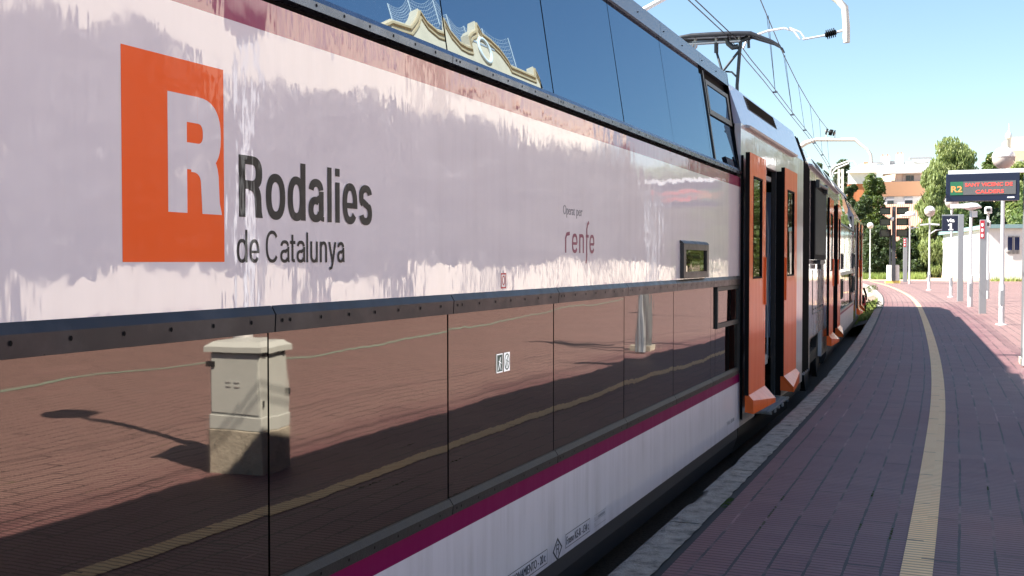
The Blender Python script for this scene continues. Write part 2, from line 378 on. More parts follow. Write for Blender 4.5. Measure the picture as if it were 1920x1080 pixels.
# ------------------------------------------------------------------ lettering
class Pen:      # flat shapes on a vertical panel: u along +y, v up; every stroke sits a hair above the one before
    def __init__(s,x,step=.00008): s.b=MB(); s.x=x; s.k=0; s.st=step
    def poly(s,pts,mi=0): s.b.face([(s.x+s.k*s.st,u,v) for u,v in pts],mi); s.k+=1
    def rect(s,u0,u1,v0,v1,mi=0): s.poly([(u0,v0),(u1,v0),(u1,v1),(u0,v1)],mi)
    def ring(s,cx,cy,rx,ry,wx,wy,a0=0,a1=360,n=2.3,mi=0,seg=36):
        def P(rx,ry,a):
            c,q=math.cos(a),math.sin(a); return (cx+rx*math.copysign(abs(c)**(2/n),c),cy+ry*math.copysign(abs(q)**(2/n),q))
        m=max(6,int(seg*abs(a1-a0)/360)); x=s.x+s.k*s.st; O=[];I=[]
        for i in range(m+1):
            a=rad(a0+(a1-a0)*i/m); O.append((x,*P(rx,ry,a))); I.append((x,*P(rx-wx,ry-wy,a)))
        for i in range(m): s.b.face([O[i],O[i+1],I[i+1],I[i]],mi)
        s.k+=1
    def line(s,pts,w,mi=0):
        x=s.x+s.k*s.st; L=[];Q=[]
        for i,p in enumerate(pts):
            a=Vector(pts[max(i-1,0)]); c=Vector(pts[min(i+1,len(pts)-1)]); d=(c-a).normalized(); nn=Vector((-d.y,d.x))*w/2
            L.append((x,p[0]+nn.x,p[1]+nn.y)); Q.append((x,p[0]-nn.x,p[1]-nn.y))
        for i in range(len(pts)-1): s.b.face([Q[i],Q[i+1],L[i+1],L[i]],mi)
        s.k+=1
    def frame(s,u0,u1,v0,v1,w,mi=0):
        s.rect(u0,u1,v0,v0+w,mi); s.rect(u0,u1,v1-w,v1,mi); s.rect(u0,u0+w,v0+w,v1-w,mi); s.rect(u1-w,u1,v0+w,v1-w,mi)
    def glyph(s,ch,x0,x1,B,cap,xh,st,hs,mi=0):
        w=x1-x0; cx=(x0+x1)/2; X=B+xh; C=B+cap; ov=hs*.12
        if ch=='l': s.rect(x0,x1,B,C,mi)
        elif ch=='i': s.rect(x0,x1,B,X,mi); s.rect(x0,x1,C-st*.95*1.0,C,mi)
        elif ch=='o': s.ring(cx,B+xh/2,w/2,xh/2+ov,st,hs,mi=mi)
        elif ch=='d': s.rect(x1-st,x1,B,C,mi); s.ring(x0+(w-st*.15)/2,B+xh/2,(w-st*.15)/2,xh/2+ov,st,hs,30,330,mi=mi); s.ring(x0+(w-st*.15)/2,B+xh/2,(w-st*.15)/2,xh/2+ov,st,hs,-32,32,mi=mi)
        elif ch=='e': s.ring(cx,B+xh/2,w/2,xh/2+ov,st,hs,0,322,mi=mi); s.rect(x0+st*.6,x1-.002*w,B+xh*.5-hs*.62,B+xh*.5+hs*.12,mi)
        elif ch=='a':
            r=w*.5; s.ring(x0+r*.97,X-xh*.29,r*.93,xh*.29+ov,st,hs,8,172,mi=mi); s.rect(x1-st*1.12,x1-st*.12,B+hs*.7,X-xh*.27,mi)
            s.ring(x1-st*.0,B+hs*.72,st*1.1,hs*.72,st*.9,hs*.60,180,268,mi=mi)
            s.ring(x0+w*.45,B+xh*.285,w*.45,xh*.285+ov,st,hs*.95,50,345,mi=mi)
            s.poly([(x0+w*.30,B+xh*.47),(x1-st*.9,B+xh*.50),(x1-st*.9,B+xh*.66),(x0+w*.42,B+xh*.565)],mi)
        elif ch=='s':
            Ru=(xh/2+hs/2)/2+ov/2
            s.ring(cx,X+ov-Ru,w/2,Ru,st,hs,12,235,mi=mi); s.ring(cx,B-ov+Ru,w/2,Ru,st,hs,-168,55,mi=mi)
            s.poly([(x0+w*.16,B+xh*.60),(x0+w*.30,B+xh*.47),(x1-w*.16,B+xh*.33),(x1-w*.05,B+xh*.42),(x1-w*.30,B+xh*.56),(x0+w*.36,B+xh*.66)],mi)
        elif ch=='C': s.ring(cx,B+cap/2,w/2,cap/2+ov,st,hs,38,322,mi=mi)
        elif ch=='t': s.rect(cx-st*.6,cx+st*.4,B+hs*.6,B+xh*1.28,mi); s.rect(x0,x1,X-hs,X,mi); s.ring(cx+st*.9,B+hs*1.1,st*1.5,hs*1.1,st,hs,180,280,mi=mi)
        elif ch=='n': s.rect(x0,x0+st,B,X,mi); s.rect(x1-st,x1,B,X-xh*.35,mi); s.ring(cx,X-xh*.36,w/2,xh*.36+ov,st,hs,0,165,mi=mi)
        elif ch=='u': s.rect(x1-st,x1,B,X,mi); s.rect(x0,x0+st,B+xh*.35,X,mi); s.ring(cx,B+xh*.36,w/2,xh*.36+ov,st,hs,180,345,mi=mi)
        elif ch=='y':
            s.poly([(x0,X),(x0+st*1.05,X),(cx+st*.5,B),(cx-st*.35,B-xh*.04)],mi); s.line([(x1-st*.5,X),(cx+st*.1,B-xh*.05),(cx-w*.10,B-xh*.27),(x0+w*.12,B-xh*.31)],st*.95,mi)
        elif ch=='R':
            s.rect(x0,x0+st,B,C,mi); bw=w*.46; m1=B+cap*.60; h=(C-m1+hs)/2
            s.rect(x0+st,x0+w-bw,C-hs,C,mi); s.rect(x0+st,x0+w-bw,m1-hs,m1,mi)
            s.ring(x0+w-bw,(C+m1-hs)/2,bw*.97,(C-m1+hs)/2,st*1.02,hs,-90,90,2.5,mi=mi)
            s.ring(x0+w-bw*1.25,B+cap*.24,bw*1.13,cap*.34,st*1.02,hs,0,91,2.7,mi=mi)
            s.poly([(x0+w-bw*.12-st*1.02,B+cap*.24),(x0+w-bw*.12,B+cap*.24),(x0+w-bw*.09,B+cap*.1),(x1,B),(x1-st*1.12,B),(x0+w-bw*.09-st*1.02,B+cap*.1)],mi)
def text_mesh(txt,size,w,mk,bold=0):        # builtin font turned to a mesh in the x-z plane, scaled to width w, origin at left baseline
    cu=bpy.data.curves.new('t','FONT'); cu.body=txt; cu.size=size; cu.offset=bold; cu.extrude=.0006
    o=bpy.data.objects.new('t',cu); COL.objects.link(o); dg=bpy.context.evaluated_depsgraph_get(); me=bpy.data.meshes.new_from_object(o.evaluated_get(dg))
    bpy.data.objects.remove(o)
    xs=[v.co.x for v in me.vertices]; k=w/max(1e-6,max(xs)-min(xs)); x0=min(xs)
    for v in me.vertices: v.co=Vector(((v.co.x-x0)*k,-v.co.z,v.co.y))
    me.materials.clear(); me.materials.append(M[mk]); return me
def text_side(name,txt,y,z,size,w,mk,x,parent,bold=0,slope=0):   # reads along +y, faces +x
    me=text_mesh(txt,size,w,mk,bold)
    for v in me.vertices: a=v.co.copy(); v.co=Vector((x-a.y,y+a.x,z+a.z+slope*a.x))
    me.flip_normals() if False else None
    me.name=name; o=bpy.data.objects.new(name,me); COL.objects.link(o); o.parent=parent; return o
# ------------------------------------------------------------------ near carriage (local: x across, y = t-3.2, z above rail)
XS=1.45; C1=(-3.80,3.2,0)
def Y(t): return t-3.2
car=thing('double_deck_carriage','near white double deck carriage with orange square logo, black lettering and bronze lower windows','train carriage',C1)
prof=[(-1.45,.42),(1.45,.42),(1.45,.935),(1.45,1.035),(1.41,1.035),(1.41,2.13),(1.45,2.13),(1.45,3.137),(1.45,3.244),(1.41,3.244),(1.41,3.30),(1.26,4.29),(1.285,4.30),(1.268,4.41),(1.20,4.45),(.7,4.53),(0,4.56),(-.7,4.53),(-1.2,4.45),(-1.3,4.3),(-1.45,3.3)]
edge=[0,1,2,3,3,3,0,4,3,3,3,3,5,5,5,5,5,5,5,0,0]
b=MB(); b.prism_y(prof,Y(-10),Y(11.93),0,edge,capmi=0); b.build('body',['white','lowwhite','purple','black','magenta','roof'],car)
b=MB(); b.prism_y([(-1.40,.12),(1.36,.12),(1.425,.30),(1.425,.415),(-1.43,.415)],Y(-10),Y(11.95),0); b.build('skirt','skirt',car)
def screws(b,ts,z,x,mi=1,h=.016,w=.006):
    for t in ts:
        n=8; b.face([(x,Y(t)+w*math.cos(a),z+h/2*math.sin(a)) for a in (2*math.pi*k/n for k in range(n))],mi)
P0=1.7325; PW=1.4638; DIV=[P0+PW*k for k in range(-6,8)]; TE=11.87   # window joints
# trims
b=MB()
for k,t0 in enumerate(DIV[:-1]):
    t1=DIV[k+1] if k<len(DIV)-2 else TE
    for (y0,y1) in ((t0+.004,t1-.004),):
        b.prism_y([(1.41,2.035),(1.468,2.04),(1.472,2.105),(1.452,2.137),(1.41,2.137)],Y(y0),Y(y1),0)
    screws(b,[t0+.04,t0+.09]+[t0+.09+.205*j for j in range(1,7)],2.082,1.4735)
b.build('belt_trim',['trim','black'],car)
b=MB()
for k,t0 in enumerate(DIV[:-1]):
    t1=DIV[k+1] if k<len(DIV)-2 else TE
    b.prism_y([(1.41,1.037),(1.462,1.037),(1.466,1.085),(1.446,1.115),(1.41,1.115)],Y(t0+.004),Y(t1-.004),0)
    screws(b,[t0+.04,t0+.09]+[t0+.09+.205*j for j in range(1,7)],1.064,1.4665,1,.014)
b.build('lower_window_trim',['trimlow','black'],car)
b=MB()
for k,t0 in enumerate(DIV[:-1]):
    t1=DIV[k+1] if k<len(DIV)-2 else TE+.04
    b.prism_y([(1.41,3.276),(1.466,3.276),(1.468,3.31),(1.448,3.338),(1.41,3.338)],Y(t0+.003),Y(t1-.003),0)
    screws(b,[t0+.04,t0+.08]+[t0+.08+.20*j for j in range(1,7)],3.296,1.4685,1,.014)
b.build('upper_window_sill',['trimup','black'],car)
b=MB()
for k,t0 in enumerate(DIV[:-1]):
    t1=DIV[k+1] if k<len(DIV)-2 else TE+.04
    b.prism_y([(1.26,4.27),(1.318,4.272),(1.30,4.415),(1.26,4.42)],Y(t0+.003),Y(t1-.003),0)
    for j in (0,3): b.box((1.307,Y(t0+.1+.22*j)-.003,4.335),(1.3165,Y(t0+.1+.22*j)+.003,4.345),1)
b.build('upper_window_header',['trimhead','black'],car)
# panes: each one slightly out of true, as fitted
def pane(name,mk,t0,t1,z0,z1,x0,x1,th=.02,parent=car,lab=None):
    b=MB(); a=R.uniform(-.0022,.0022); q=R.uniform(-.0018,.0018)
    def X(t,z): return (x0+(x1-x0)*(z-z0)/(z1-z0))+a*(t-(t0+t1)/2)+q*(z-(z0+z1)/2)
    o=[(X(t,z),Y(t),z) for t,z in ((t0,z0),(t1,z0),(t1,z1),(t0,z1))]; i=[(p[0]-th,p[1],p[2]) for p in o]
    b.face(o); b.face(i[::-1])
    for k in range(4): b.face([o[k],i[k],i[(k+1)%4],o[(k+1)%4]])
    r=b.build(name,mk,parent)
    if lab: r['label']=lab
    return r
for k,t0 in enumerate(DIV[:-1]):
    last=k==len(DIV)-2
    t1=DIV[k+1] if not last else TE
    if not last:
        pane('lower_window','glasslow',t0+.007,t1-.007,1.112,2.036,1.436,1.436)
        pane('upper_window','glassup',t0+.007,t1-.007,3.335,4.272,1.435,1.290)
# end bay with small opening windows in the lower and upper rows
t0=DIV[-2]
pane('lower_window','glasslow',t0+.007,t0+.20,1.112,2.036,1.436,1.436)
f=pane('lower_window','glasslow',t0+.215,TE-.02,1.112,1.60,1.436,1.436)
g=pane('opening_window','glasslow',t0+.26,TE-.075,1.66,1.99,1.444,1.444,lab='small black framed opening window at the end of the lower row')
b=MB()
for (y0,y1,z0,z1) in ((t0+.215,TE-.03,1.995,2.034),(t0+.215,TE-.03,1.605,1.655),(t0+.215,t0+.255,1.655,1.995),(TE-.07,TE-.03,1.655,1.995)): b.box((1.41,Y(y0),z0),(1.458,Y(y1),z1))
b.build('window_frame','iron',g)
b=MB(); b.box((1.41,Y(TE-.018),1.04),(1.466,Y(TE+.022),2.13)); b.build('end_trim','trim',car)
def ux(z): return 1.435+(1.290-1.435)*(z-3.335)/(4.272-3.335)
pane('upper_window','glassup',t0+.007,t0+.13,3.335,4.20,1.435,ux(4.20))
pane('upper_window','glassup',t0+.19,TE-.0,3.335,3.80,1.435,ux(3.80))
g=pane('opening_window','glassup',t0+.27,TE-.13,3.87,4.12,ux(3.87)+.008,ux(4.12)+.008,lab='small framed opening window at the end of the upper row')
b=MB()
for (y0,y1,z0,z1) in ((t0+.20,TE-.04,4.125,4.17),(t0+.20,TE-.04,3.81,3.865),(t0+.20,t0+.262,3.865,4.125),(TE-.12,TE-.04,3.865,4.125)):
    b.mesh([(ux(z)+d,Y(t),z) for d in (-.03,.016) for t,z in ((y0,z0),(y1,z0),(y1,z1),(y0,z1))],[(3,2,1,0),(4,5,6,7),(0,1,5,4),(1,2,6,5),(2,3,7,6),(3,0,4,7)])
b.build('window_frame','iron',g)
b=MB(); b.mesh([(ux(z)+d,Y(t),z) for d in (-.03,.012) for t,z in ((t0+.14,3.335),(t0+.18,3.335),(t0+.18,4.25),(t0+.14,4.25))],[(3,2,1,0),(4,5,6,7),(0,1,5,4),(1,2,6,5),(2,3,7,6),(3,0,4,7)]); b.build('window_post','iron',car)
# dark wedge closing the end of the glazed upper deck
b=MB(); b.mesh([(1.462,Y(TE),3.26),(1.30,Y(TE),4.42),(1.05,Y(TE),4.46),(1.30,Y(TE),3.26),(1.455,Y(TE+.07),3.26),(1.36,Y(TE+.16),3.84),(1.20,Y(TE+.10),4.40),(1.05,Y(TE+.08),4.46),(1.30,Y(TE+.05),3.26)],[(0,1,6,5),(0,5,4),(1,2,7,6),(0,4,8,3)]); b.build('deck_end_fairing','iron',car)
# small raised window box above the belt
b=MB(); Lx=1.451
for (y0,y1,z0,z1) in ((9.215,10.20,2.405,2.46),(9.215,10.20,2.145,2.205),(9.215,9.30,2.205,2.405),(10.12,10.20,2.205,2.405)): b.box((Lx,Y(y0),z0),(Lx+.035,Y(y1),z1))
b.prism_y([(Lx,2.461),(Lx+.037,2.461),(Lx+.02,2.48),(Lx,2.49)],Y(9.20),Y(10.215))
wb=b.build('window_box','trim',car); b=MB(); b.box((Lx,Y(9.30),2.205),(Lx+.018,Y(10.12),2.405)); b.build('pane','glasslow',wb)
# ---- vestibule end: shell with a doorway
vest=MB(); D0,D1,DZ0,DZ1=12.86,14.32,.62,3.50; VE=16.88
def slab(b,x0,x1,y0,y1,z0,z1,mi=0): b.box((x0,Y(y0),z0),(x1,Y(y1),z1),mi)
slab(vest,1.38,1.45,11.932,D0,.42,3.86); slab(vest,1.40,1.45,D1,VE,.42,3.86); slab(vest,1.38,1.45,D0,D1,DZ1,3.86)
vest.build('vestibule_wall','endwhite',car); vest=MB(); slab(vest,-1.45,-1.38,11.932,VE,.42,3.86); vest.build('far_vestibule_wall','white',car)
b=MB(); b.prism_y([(1.45,3.862),(1.285,4.33),(1.24,4.345),(.6,4.44),(-.6,4.44),(-1.25,4.34),(-1.45,3.862)],Y(11.95),Y(VE),0,[0,0,1,1,1,0,0]); b.build('vestibule_roof',['rooflilac','roof'],car)
b=MB(); b.prism_y([(1.45,3.835),(1.50,3.835),(1.51,3.858),(1.45,3.875)],Y(12.2),Y(15.9),0); b.build('rain_gutter','greypl',car)
# louvred vent in the sloping cantrail
def cx_(z): return 1.45+(1.285-1.45)*(z-3.862)/(4.33-3.862)
b=MB()
for k in range(6):
    z=4.155+.025*k; b.mesh([(cx_(z)+.004,Y(12.9),z),(cx_(z)+.004,Y(14.93),z),(cx_(z+.012)+.016,Y(14.9),z+.014),(cx_(z+.012)+.016,Y(12.93),z+.014)],[(0,1,2,3)])
z0,z1=4.14,4.31; b.mesh([(cx_(z0)+.003,Y(12.85),z0),(cx_(z0)+.003,Y(14.98),z0),(cx_(z1)+.003,Y(14.98),z1),(cx_(z1)+.003,Y(12.85),z1)],[(0,1,2,3)],1); b.build('roof_vent',['black','dark'],car)
b=MB(); slab(b,-1.38,1.30,11.95,VE,.95,1.0); slab(b,-1.38,1.43,11.95,VE,.30,.41,1); slab(b,-1.38,1.0,VE-.05,VE,1.0,3.86,1); slab(b,1.0,1.38,VE-.05,VE,.42,3.86,1); b.build('floor',['greypl','dark'],car)
b=MB(); slab(b,-1.38,1.33,12.62,12.70,1.0,3.7); slab(b,-1.3,.3,D1+.1,D1+.15,1.0,3.7,1); slab(b,-1.38,-1.3,12.7,16.8,1.0,3.7,1); slab(b,-1.3,1.37,12.7,16.8,3.52,3.83,1); slab(b,1.388,1.398,D1+.46,16.8,1.0,3.5,1); b.build('partition',['interior','dark'],car)
b=MB(); slab(b,.9,1.384,14.70,14.74,1.25,3.25); b.build('interior_panel','interior',car); b=MB(); slab(b,1.398,1.4515,D1-.012,D1-.002,.5,3.52); slab(b,1.388,1.398,D1,D1+.45,1.0,3.5); b.build('door_jamb','dark',car)
b=MB(); b.tube([(1.335,Y(14.42),1.0),(1.335,Y(14.42),2.75),(1.30,Y(14.5),2.98),(1.2,Y(14.6),3.05)],.014); b.build('grab_pole','steelp',car)
b=MB(); slab(b,1.20,1.36,D0+.02,D1-.02,.93,1.06); b.build('door_sill','greypl',car)
b=MB(); slab(b,1.15,1.39,D0+.02,D1-.02,3.36,3.42); slab(b,1.22,1.38,D0+.02,D1-.3,3.44,3.50); slab(b,1.1,1.28,D0+.02,D1-.02,3.05,3.09); slab(b,1.25,1.30,D0+.02,D0+.5,3.43,3.47,1); b.build('door_gear',['greypl','dark'],car)
b=MB()
for k in range(6): slab(b,1.30+.055*k,1.345+.055*k,D0+.05,D1+.15,.455,.475)
for t in (D0+.15,D0+.75,D1): slab(b,1.25,1.63,t,t+.03,.425,.453)
for t in (D0+.32,D0+.9): slab(b,1.63,1.65,t,t+.07,.43,.47)
b.build('folding_step','slat',car)
# door leaves: slab, window, and the kicked-out foot
def leaf(parent,t0,t1,zb,zt,xo,left,mk='doororange',wz=(2.10,3.27),th=.045,small=False):
    b=MB(); w=t1-t0; wi=(t0+w*.20,t0+w*.76)
    for (a,c,z0,z1) in ((t0,wi[0],zb,zt),(wi[1],t1,zb,zt),(wi[0],wi[1],zb,wz[0]),(wi[0],wi[1],wz[1],zt)): b.box((xo-th,a,z0),(xo,c,z1))
    o=b.build('door_leaf',mk,parent)
    b=MB(); b.box((xo-th+.005,wi[0],wz[0]),(xo-.012,wi[1],wz[1])); p=b.build('door_window','glasslow',o)
    b=MB()
    for (a,c,z0,z1) in ((wi[0],wi[1],wz[1]-.02,wz[1]),(wi[0],wi[1],wz[0],wz[0]+.02),(wi[0],wi[0]+.02,wz[0]+.02,wz[1]-.02),(wi[1]-.02,wi[1],wz[0]+.02,wz[1]-.02)): b.box((xo-.011,a,z0),(xo+.004,c,z1))
    b.build('window_seal','black',o)
    b=MB(); hi,lo=(.13,.05)
    oa,ob=(lo,hi) if left else (hi,lo)
    A=[(xo,t0,zb+.005),(xo,t1,zb+.005)]; Bq=[(xo+oa,t0,zb-oa*1.05),(xo+ob,t1,zb-ob*1.05)]; Cq=[(xo+oa,t0+.01,zb-.205),(xo+ob,t1-.01,zb-.19)]; Dq=[(xo-th,t0,zb-.19),(xo-th,t1,zb-.19)]; Eq=[(xo-th,t0,zb),(xo-th,t1,zb)]
    b.mesh([A[0],A[1],Bq[0],Bq[1],Cq[0],Cq[1],Dq[0],Dq[1],Eq[0],Eq[1]],[(0,2,3,1),(2,4,5,3),(4,6,7,5),(0,8,6,4,2),(1,3,5,7,9),(8,9,7,6)])
    b.build('door_foot',mk,o)
    b=MB(); e=t1-w*.06 if left else t0+w*.06; b.box((xo,e-.015,1.78),(xo+.02,e+.015,2.35)); b.build('edge_grip',mk,o)
    b=MB(); b.box((xo-th-.004,t0-.008,zb),(xo-.003,t0-.001,zt)); b.build('edge_seal','black',o)
    return o
leaf(car,Y(11.86),Y(12.88),.79,3.52,1.57,True)['label']='left orange door leaf slid open with kicked out foot'
leaf(car,Y(14.32),Y(15.42),.76,3.55,1.57,False)['label']='right orange door leaf slid open with kicked out foot'
for (t0_,t1_) in ((11.955,11.985),(D1+.02,D1+.06)): b=MB(); slab(b,1.452,1.475 if t0_<12 else 1.523,t0_,t1_,.5,3.5); b.build('door_seal','black',car)
# running gear glimpsed below the vestibule
b=MB(); slab(b,-1.2,1.30,12.2,16.4,.05,.30); 
for t in (13.0,15.6):
    for x in (-.84,.74): b.prism_y([(x,0)],0,0) if False else b.loft([[(x+d,Y(t)+.43*math.cos(a),.43+.43*math.sin(a)) for a in (2*math.pi*k/20 for k in range(20))] for d in (0,.12)])
b.build('bogie','dark',car)
# bellows between the carriages
b=MB(); rings=[]
for k in range(13):
    y=Y(VE)+.1*k; e=.0 if k%2 else .06; w,h0,h1=1.40-e,.5+e,4.36-e
    rings.append([(w,y,h0),(w,y,3.82),(1.2-e,y,h1),(-1.2+e,y,h1),(-w,y,3.82),(-w,y,h0)])
b.loft(rings,0,True); b.build('gangway_bellows','black',car)
# ---- lettering and marks on the side
XP=XS+.0008
p=Pen(XP); p.rect(Y(2.457),Y(2.934),2.298,2.957); lg=p.b.build('logo_panel','orange',car)
p=Pen(XP+.0006); p.glyph('R',Y(2.657),Y(2.921),2.459,.386,.3,.090,.088); p.b.build('logo_letter','white',lg)
p=Pen(XP)
for ch,a,c in (('R',3.014,3.150),('o',3.169,3.288),('d',3.303,3.420),('a',3.439,3.548),('l',3.571,3.601),('i',3.628,3.660),('e',3.682,3.795),('s',3.810,3.913)):
    p.glyph(ch,Y(a),Y(c),2.457,.219,.163,.0335 if ch not in 'R' else .037,.031)
p.b.build('name_lettering','ink',car)
p=Pen(XP)
for ch,a,c in (('d',3.001,3.061),('e',3.072,3.129)): p.glyph(ch,Y(a),Y(c),2.296,.116,.082,.0125,.0125)
p.b.build('name_lettering','ink',car); p=Pen(XP)
for ch,a,c in (('C',3.167,3.245),('a',3.255,3.314),('t',3.316,3.351),('a',3.359,3.416),('l',3.423,3.435),('u',3.45,3.501),('n',3.516,3.566),('y',3.576,3.633),('a',3.641,3.694)):
    p.glyph(ch,Y(a),Y(c),2.296,.116,.082,.0125,.0125)
p.b.build('name_lettering','ink',car)
text_side('operator_lettering','Operat',Y(6.25),2.60,.085,.215,'faint',XP,car); text_side('operator_lettering','per',Y(6.497),2.60,.085,.115,'faint',XP,car)
p=Pen(XP); W=.026
def q(u,v): return (Y(6.272)+u*.584,2.355+v*.125)
p.line([q(.04,0),q(.04,.75),q(.07,.95),q(.17,1.0)],W*.9)                                             # r
p.ring(q(.33,.5)[0],q(.33,.5)[1],.052,.064,.021,.021,0,330,2.6); p.rect(q(.26,0)[0],q(.40,0)[0],q(0,.42)[1],q(0,.56)[1])   # e
p.rect(q(.475,0)[0],q(.515,0)[0],q(0,0)[1],q(0,1)[1]); p.ring(q(.555,0)[0],q(0,.72)[1],.047,.036,.022,.022,0,180,2.6); p.rect(q(.595,0)[0],q(.635,0)[0],q(0,0)[1],q(0,.74)[1])  # n
p.line([q(.70,-.55),q(.73,-.35),q(.735,.2),q(.735,1.3),q(.76,1.55),q(.81,1.68)],W*.85); p.rect(q(.70,0)[0],q(.80,0)[0],q(0,.84)[1],q(0,.99)[1])   # f
p.ring(q(.915,.5)[0],q(.915,.5)[1],.050,.064,.021,.021,0,330,2.6); p.rect(q(.85,0)[0],q(.985,0)[0],q(0,.42)[1],q(0,.56)[1])  # e
p.b.build('operator_lettering','magink',car)
p=Pen(XP); p.frame(Y(5.279),Y(5.351),2.15,2.235,.008); p.ring(Y(5.315),2.195,.018,.026,.006,.006); p.b.build('pictogram','redp',car)
for t in (5.245,5.345):
    p=Pen(1.4395); p.rect(Y(t),Y(t+.082),1.685,1.79); s_t=p.b.build('window_sticker','signwhite',car)
    p=Pen(1.4405)
    if t<5.3: p.rect(Y(t+.006),Y(t+.076),1.692,1.784)
    else: p.ring(Y(t+.041),1.738,.034,.046,.008,.008)
    p.b.build('sticker_print','green',s_t)
    p=Pen(1.4415); p.line([(Y(t+.02),1.70),(Y(t+.05),1.77)],.008); p.line([(Y(t+.025),1.75),(Y(t+.06),1.735)],.006); p.line([(Y(t+.04),1.735),(Y(t+.055),1.70)],.006); p.b.build('sticker_figure','signwhite' if t<5.3 else 'green',s_t)
# technical markings low on the side
p=Pen(XP); p.frame(Y(6.298),Y(6.777),.452,.543,.0045); fr=p.b.build('marking_frame','inkgrey',car); text_side('marking_text','Freno KE-R -134 t',Y(6.318),.472,.075,.43,'inkgrey',XP+.001,fr)
p=Pen(XP); p.frame(Y(5.22),Y(5.979),.443,.533,.0045); fr=p.b.build('marking_frame','inkgrey',car); text_side('marking_text','F. ESTACIONAMIENTO - 20 t',Y(5.245),.463,.075,.70,'inkgrey',XP+.001,fr)
p=Pen(XP)
o=[(6.07,.484),(6.155,.41),(6.24,.484),(6.155,.56)]; i=[(6.09,.484),(6.155,.427),(6.22,.484),(6.155,.541)]
for k in range(4):
    a,c=o[k],o[(k+1)%4]; d,e=i[(k+1)%4],i[k]; p.poly([(Y(v[0]),v[1]) for v in (a,c,d,e)])
p.glyph('R',Y(6.133),Y(6.181),.452,.066,.04,.009,.008); p.b.build('marking_diamond','inkgrey',car)
p=Pen(XP)
for z in (.455,.497,.536): p.rect(Y(6.867),Y(7.12),z,z+.003)
for z,n in ((.506,9),(.465,0)):
    p.rect(Y(6.875),Y(6.885),z,z+.02)
    for k in range(n): p.rect(Y(6.95+.017*k),Y(6.96+.017*k),z,z+.018)
p.b.build('marking_table','faint',car)
text_side('marking_text','TARA 48.000',Y(11.25),.53,.06,.40,'faint',XP,car)
# ---- pantograph on the low roof at the end of the carriage
def L(v): return (v[0]-C1[0],v[1]-C1[1],v[2])
pt=15.5
def pq(x,y,t=pt): return L(at(x,y,t))
b=MB()
def pp(x,y,dy=0): v=pq(x,y); return (v[0],v[1]+dy,v[2])
for dy in (-.13,.13): b.tube([pp(1215,100,dy),pp(1245,84,dy),pp(1275,74,dy),pp(1300,70,dy),pp(1345,67.5,dy),pp(1385,66,dy),pp(1410,66,dy),pp(1430,73,dy),pp(1450,80,dy),pp(1464,88,dy),pp(1468,96,dy)],[.012,.018,.026,.034,.036,.036,.034,.026,.018,.014,.012],8)
b.mesh([pp(1275,71,-.15),pp(1408,64,-.15),pp(1408,64,.15),pp(1275,71,.15),pp(1275,73,-.15),pp(1408,66.5,-.15),pp(1408,66.5,.15),pp(1275,73,.15)],[(0,1,2,3),(4,7,6,5),(0,4,5,1),(3,2,6,7),(0,3,7,4),(1,5,6,2)]); pan=b.build('pantograph','trim',car)
b=MB(); b.tube([pp(1262,84),pp(1392,76)],.028)
for x in (1304,1343,1386,1402): b.tube([pp(x,68+(1400-x)*.05),pp(x,78+(1400-x)*.06)],.024)
b.tube([pp(1300,78),pp(1299,86),pp(1293,93)],.026); b.tube([pp(1306,78),pp(1305,88),pp(1300,93)],.022); b.build('cross_tube','steel',pan)
b=MB(); K=pp(1357,137,-.1); K2_=pp(1359,150,-.1)
b.tube([pp(1388,78),pp(1386,95),K,K2_],.020); b.tube([pp(1343,80),pp(1343,99)],.032); b.tube([pp(1344,99),K,K2_],.018); b.tube([pp(1389,76),pp(1387,95),pp(1382,160),pp(1382,175)],.026)
b.tube([pp(1360,134),pp(1372,135),pp(1382,145)],.014)
b.tube([pp(1397,74),pp(1405,70)],.045); b.tube([pp(1403,72),pp(1404,90)],.022); b.tube([pp(1389,76),pp(1400,74)],.03)
b.tube([pp(1362,72),pp(1366,82),pp(1374,89),pp(1384,87)],.040)
b.build('pantograph_arm','iron',pan)
b=MB(); slab(b,-.6,.8,14.4,16.6,4.44,4.52)
for x in (-.5,.1,.6):
    for t in (14.6,16.3):
        b.lathe([(.05,0),(.05,.02),(.03,.03),(.05,.05),(.03,.07),(.05,.09),(.02,.1)],(x,Y(t),4.52),10)
b.build('roof_equipment','iron',pan)
b=MB()
for k in range(9): slab(b,.95,1.08,12.6+.42*k,12.75+.42*k,4.40,4.455)
slab(b,.9,1.12,12.4,16.4,4.375,4.40); b.build('roof_walkway','iron',car)
# ------------------------------------------------------------------ second carriage
A2=.0489; C2=(-2.99-1.45*math.cos(A2),29-1.45*math.sin(A2),0)
car2=thing('cab_carriage','second carriage, joined behind the near one, with a dark louvred panel by its first door','train carriage',C2,A2)
S0,S1_,S2_,S3=-11.2,-2.45,5.75,13.7
def sl(b,x0,x1,y0,y1,z0,z1,mi=0): b.box((x0,y0,z0),(x1,y1,z1),mi)
b=MB(); E0,E1=-5.90,-4.50
for (y0,y1,z0,z1) in ((S0,E0,.95,3.95),(E1,S1_,.42,3.95),(E0,E1,3.55,3.95),(S0,S0+1.0,.42,.95),(-7.5,E0,.42,.95)): sl(b,1.38,1.45,y0,y1,z0,z1)
sl(b,-1.45,-1.38,S0,S1_,.42,3.95); sl(b,-1.38,1.0,S0,S0+.05,.42,3.95); sl(b,1.0,1.38,S0,S0+.05,.42,3.95); b.build('power_section_wall','endwhite',car2)
b=MB(); b.prism_y([(1.45,3.952),(1.22,4.36),(.6,4.46),(-.6,4.46),(-1.22,4.36),(-1.45,3.952)],S0,S1_,0,[0,1,1,1,0,0]); b.build('power_section_roof',['rooflilac','roof'],car2)
